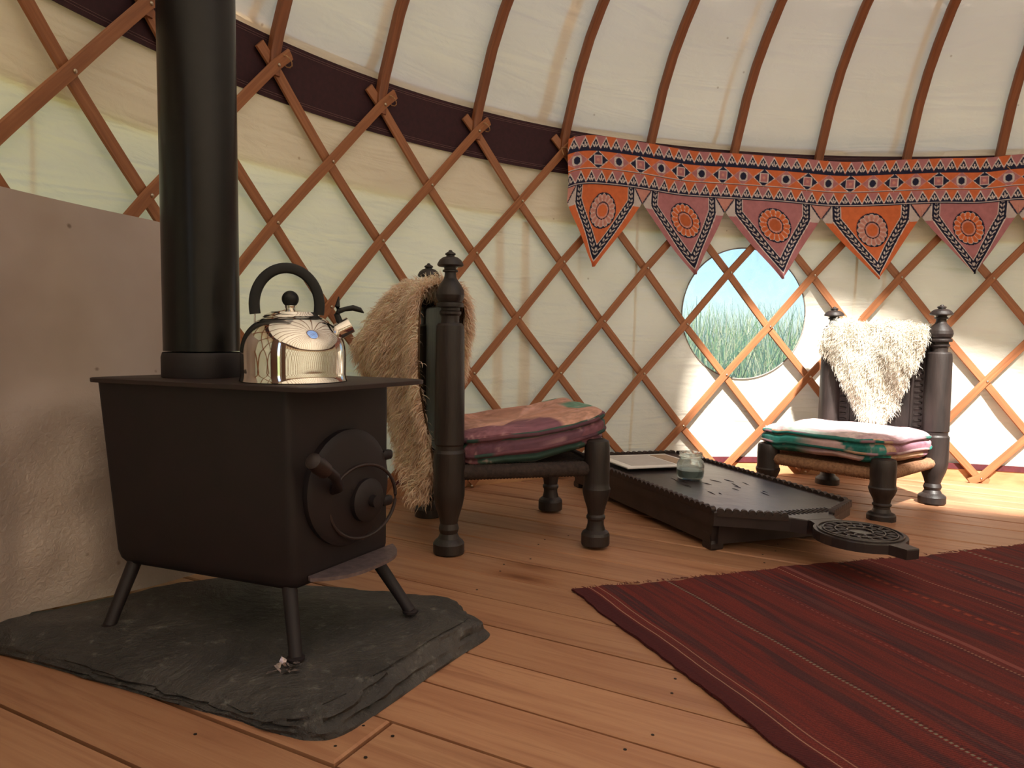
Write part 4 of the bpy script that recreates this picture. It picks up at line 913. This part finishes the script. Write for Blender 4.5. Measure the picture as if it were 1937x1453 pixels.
SL = (TB1-TB0)*RB; nu, nv = 910, 76; S_, T_ = np.meshgrid(np.linspace(0, SL, nu), np.linspace(0, .215, nv), indexing='ij')
def bpos(s, t, ddr=0.0): return wallp(TB0+s/RB, bz(s)-t, bdr(s, t)+ddr) - BO
bandp = bpos(S_, T_).reshape(-1, 3)
fast_mesh('band', bandp, gfaces(nu, nv), M_PRINT, bunt, col=band_col(S_, T_).reshape(-1, 3))
gaps = np.array([-.634, -.4745, -.3255, -.158, .011, .166, .330]); tips = np.array([-.5590, -.3765, -.2205, -.0545, .1030, .2480]); tipz = [1.018, 1.012, 1.009, 1.020, 1.052, 1.03]
fields = [ORA, MAU, MAU, ORA, MAU, ORA]
for k in range(6):
    gl, gr_, tp = gaps[k], gaps[k+1], tips[k]
    if k == 0: gl = TB0
    if gr_ > TB1: gr_ = TB1
    n1, n2 = 130, 120; U, Tq = np.meshgrid(np.linspace(0, 1, n1), np.linspace(0, 1, n2), indexing='ij')
    smid = (tp-TB0)*RB; tl_ = bz(smid)-.2125-tipz[k]; t = Tq*tl_; q = np.clip((t-.062)/(tl_-.062), 0, 1); cur = q**1.05
    sl_, sr_ = (gl-TB0)*RB, (gr_-TB0)*RB; left_ = sl_+(smid-sl_)*cur; right_ = sr_+(smid-sr_)*cur; s = left_+(right_-left_)*U
    fold = np.where(k == 4, .02*np.exp(-((U-.62)/.12)**2)*Tq**2, 0)
    V3 = bpos(s, t+.2125, .002+.010*np.sin(U*5+k)*Tq-.012*Tq-fold).reshape(-1, 3)
    x = (U-.5)*2*.235*(1-cur); hwid = .178; per_d = np.minimum(hwid-np.abs(x), ((.335-t)*hwid/.262-np.abs(x))*.83); fd = fields[k]
    col = np.broadcast_to(fd, s.shape+(3,)).copy(); inb = (per_d > -.004) & (per_d < .034)
    qa = np.where(t < .08, t, t); lat = per_d-.0165; v = np.mod(qa+1.1*np.abs(lat), .021); leaf = (v < .0105) & (np.abs(lat) > .0018) & (np.abs(lat) < .0115-.4*np.abs(v-.005))
    col = np.where(inb[..., None], NAV*.8, col); col = np.where((inb & leaf)[..., None], PAL*.85, col); col = np.where(((np.abs(per_d+.0055) < .002) | (np.abs(per_d-.0355) < .0016))[..., None], PAL, col)
    fx, fy = x, t-.118; r = np.hypot(fx/1.16, fy/1.22); an = np.arctan2(fy, fx); pr = .058+.006*np.abs(np.cos(an*8)); pet = np.where(k % 3 == 0, 1, 0)
    pc_, cc_2 = (PINK, ORA) if k % 3 == 0 else (ORA*1.05, ORA*.75)
    col = np.where((r < .068)[..., None], NAV*.8, col); col = np.where((r < pr)[..., None], pc_, col); vein = (np.abs(np.mod(an*8/PI+.5, 1)-.5) > .44) & (r < pr) & (r > .033); col = np.where((vein | ((r < pr) & (r > pr-.0022)))[..., None], PAL*.9, col)
    tear = (np.abs(np.mod(an*8/PI, 1)-.5) > .36) & (r > .040) & (r < .054); col = np.where(tear[..., None], pc_*.8, col)
    col = np.where((r < .034)[..., None], NAV*.8, col); col = np.where((r < .0295)[..., None], PINK, col); col = np.where((r < .0235)[..., None], cc_2, col)
    for g_ in (sl_, sr_):   # pale corner with a small heart at each gap
        dx = np.abs(s-g_)*.235/((sr_-sl_)/2); zone = (np.abs(x) > hwid+.006) & (t < .085) & (dx < .06); col = np.where(zone[..., None], PAL*.8, col)
        hx = np.hypot(dx/.9, t-.012); out_ = np.abs(dx)*1.0+t*.72
        col = np.where((zone & (out_ < .056))[..., None], NAV, col); col = np.where((zone & (out_ < .047))[..., None], PINK*.95, col)
    fast_mesh('pennant', V3, gfaces(n1, n2), M_PRINT, bunt, col=col.reshape(-1, 3))
tie = wallp(TB0-.004, 1.50, -.03)-BO
MB().tube([tuple(tie), tuple(tie+[-.01, 0, .03]), tuple(wallp(-.602, 1.535, -.02)-BO)], .002, 6).build('tie_cord', M_CORD, bunt)

# ------------------------------------------------------------------ outdoors, seen through the round window
gr = np.random.default_rng(11); NB = 16000
thg = -.2705 + gr.uniform(-.55, .5, NB); dist = 1.2 + 9*gr.random(NB)**1.6; rx = rr(thg)+dist
root = np.stack([CX+rx*np.sin(thg), CY+rx*np.cos(thg), np.full(NB, -.32)], 1); hh = (.45+.75*gr.random(NB)**2)*(1+.04*dist); azi = gr.uniform(0, 6.28, NB); wd = .004+.005*gr.random(NB)+.0006*dist
sd = np.stack([np.cos(azi), np.sin(azi), 0*azi], 1); be = gr.normal(size=(NB, 2))*.16; S = 4; pts = np.zeros((NB, S, 3))
for s in range(S):
    q = s/(S-1); pts[:, s] = root + np.stack([be[:, 0]*hh*q*q, be[:, 1]*hh*q*q, hh*q], 1)
wt = np.array([1, .9, .6, .1]); Vv = np.stack([pts+sd[:, None]*wd[:, None, None]*wt[None, :, None], pts-sd[:, None]*wd[:, None, None]*wt[None, :, None]], 2).reshape(-1, 3)
base_ = (np.arange(NB)*S*2)[:, None]; Fs = np.concatenate([base_+np.array([[2*s, 2*s+1, 2*s+3, 2*s+2]]) for s in range(S-1)], 0)
ca = np.array([srgb(120, 142, 84)[:3], srgb(164, 166, 112)[:3], srgb(98, 124, 84)[:3], srgb(190, 180, 136)[:3]])[gr.integers(0, 4, NB)]
mead = fast_mesh('meadow_grass', Vv, Fs, M_BLADE, col=np.repeat(ca, S*2, 0), smooth=False); tag(mead, 'tall pale meadow grass outside the round window', 'grass', kind='stuff')
for k, (tb, db, hb, wb, lab) in enumerate(((-.42, 13, 2.3, 1.25, 'pale leafy bush outside at the left of the round window'), (-.22, 15, 2.1, 1.4, 'pale leafy bush outside at the middle of the round window'), (-.02, 12.5, 2.3, 1.25, 'pale leafy bush outside at the right of the round window'))):
    rb = float(rr(tb))+db; bc = np.array([CX+rb*math.sin(tb), CY+rb*math.cos(tb), -.32]); nl = 5000
    d = gr.normal(size=(nl, 3)); d /= np.linalg.norm(d, axis=1)[:, None]; rad_ = gr.random(nl)**.35; p = d*rad_[:, None]*np.array([wb, wb*.7, hb*.5])+np.array([0, 0, hb*.5]); p += np.stack([np.sin(p[:, 2]*4+p[:, 1]*3), np.cos(p[:, 0]*3), np.sin(p[:, 0]*4)], 1)*.12
    p[:, 2] = np.abs(p[:, 2]); a1_ = gr.normal(size=(nl, 3))*.075; a2_ = gr.normal(size=(nl, 3))*.04; V4 = np.stack([p-a1_, p-a2_, p+a1_, p+a2_], 1).reshape(-1, 3); F4 = np.arange(nl*4).reshape(nl, 4)
    be_ = tag(empty('bush', Matrix.Translation(bc)), lab, 'bush', 'bushes beyond the window')
    cl_ = np.array([srgb(150, 164, 140)[:3], srgb(172, 182, 160)[:3], srgb(130, 148, 120)[:3]])[gr.integers(0, 3, nl)]
    tag(fast_mesh('foliage', V4, F4, M_BLADE, be_, col=np.repeat(cl_, 4, 0), smooth=False), kind='stuff')
    st_ = MB()
    for q in range(5): a = q*1.3; st_.tube([(0.1*math.cos(a), .1*math.sin(a), 0), (.3*wb*math.cos(a)*.6, .3*wb*math.sin(a)*.5, hb*.6)], [.05, .02], 6)
    st_.build('stems', M_DARKWOOD, be_)
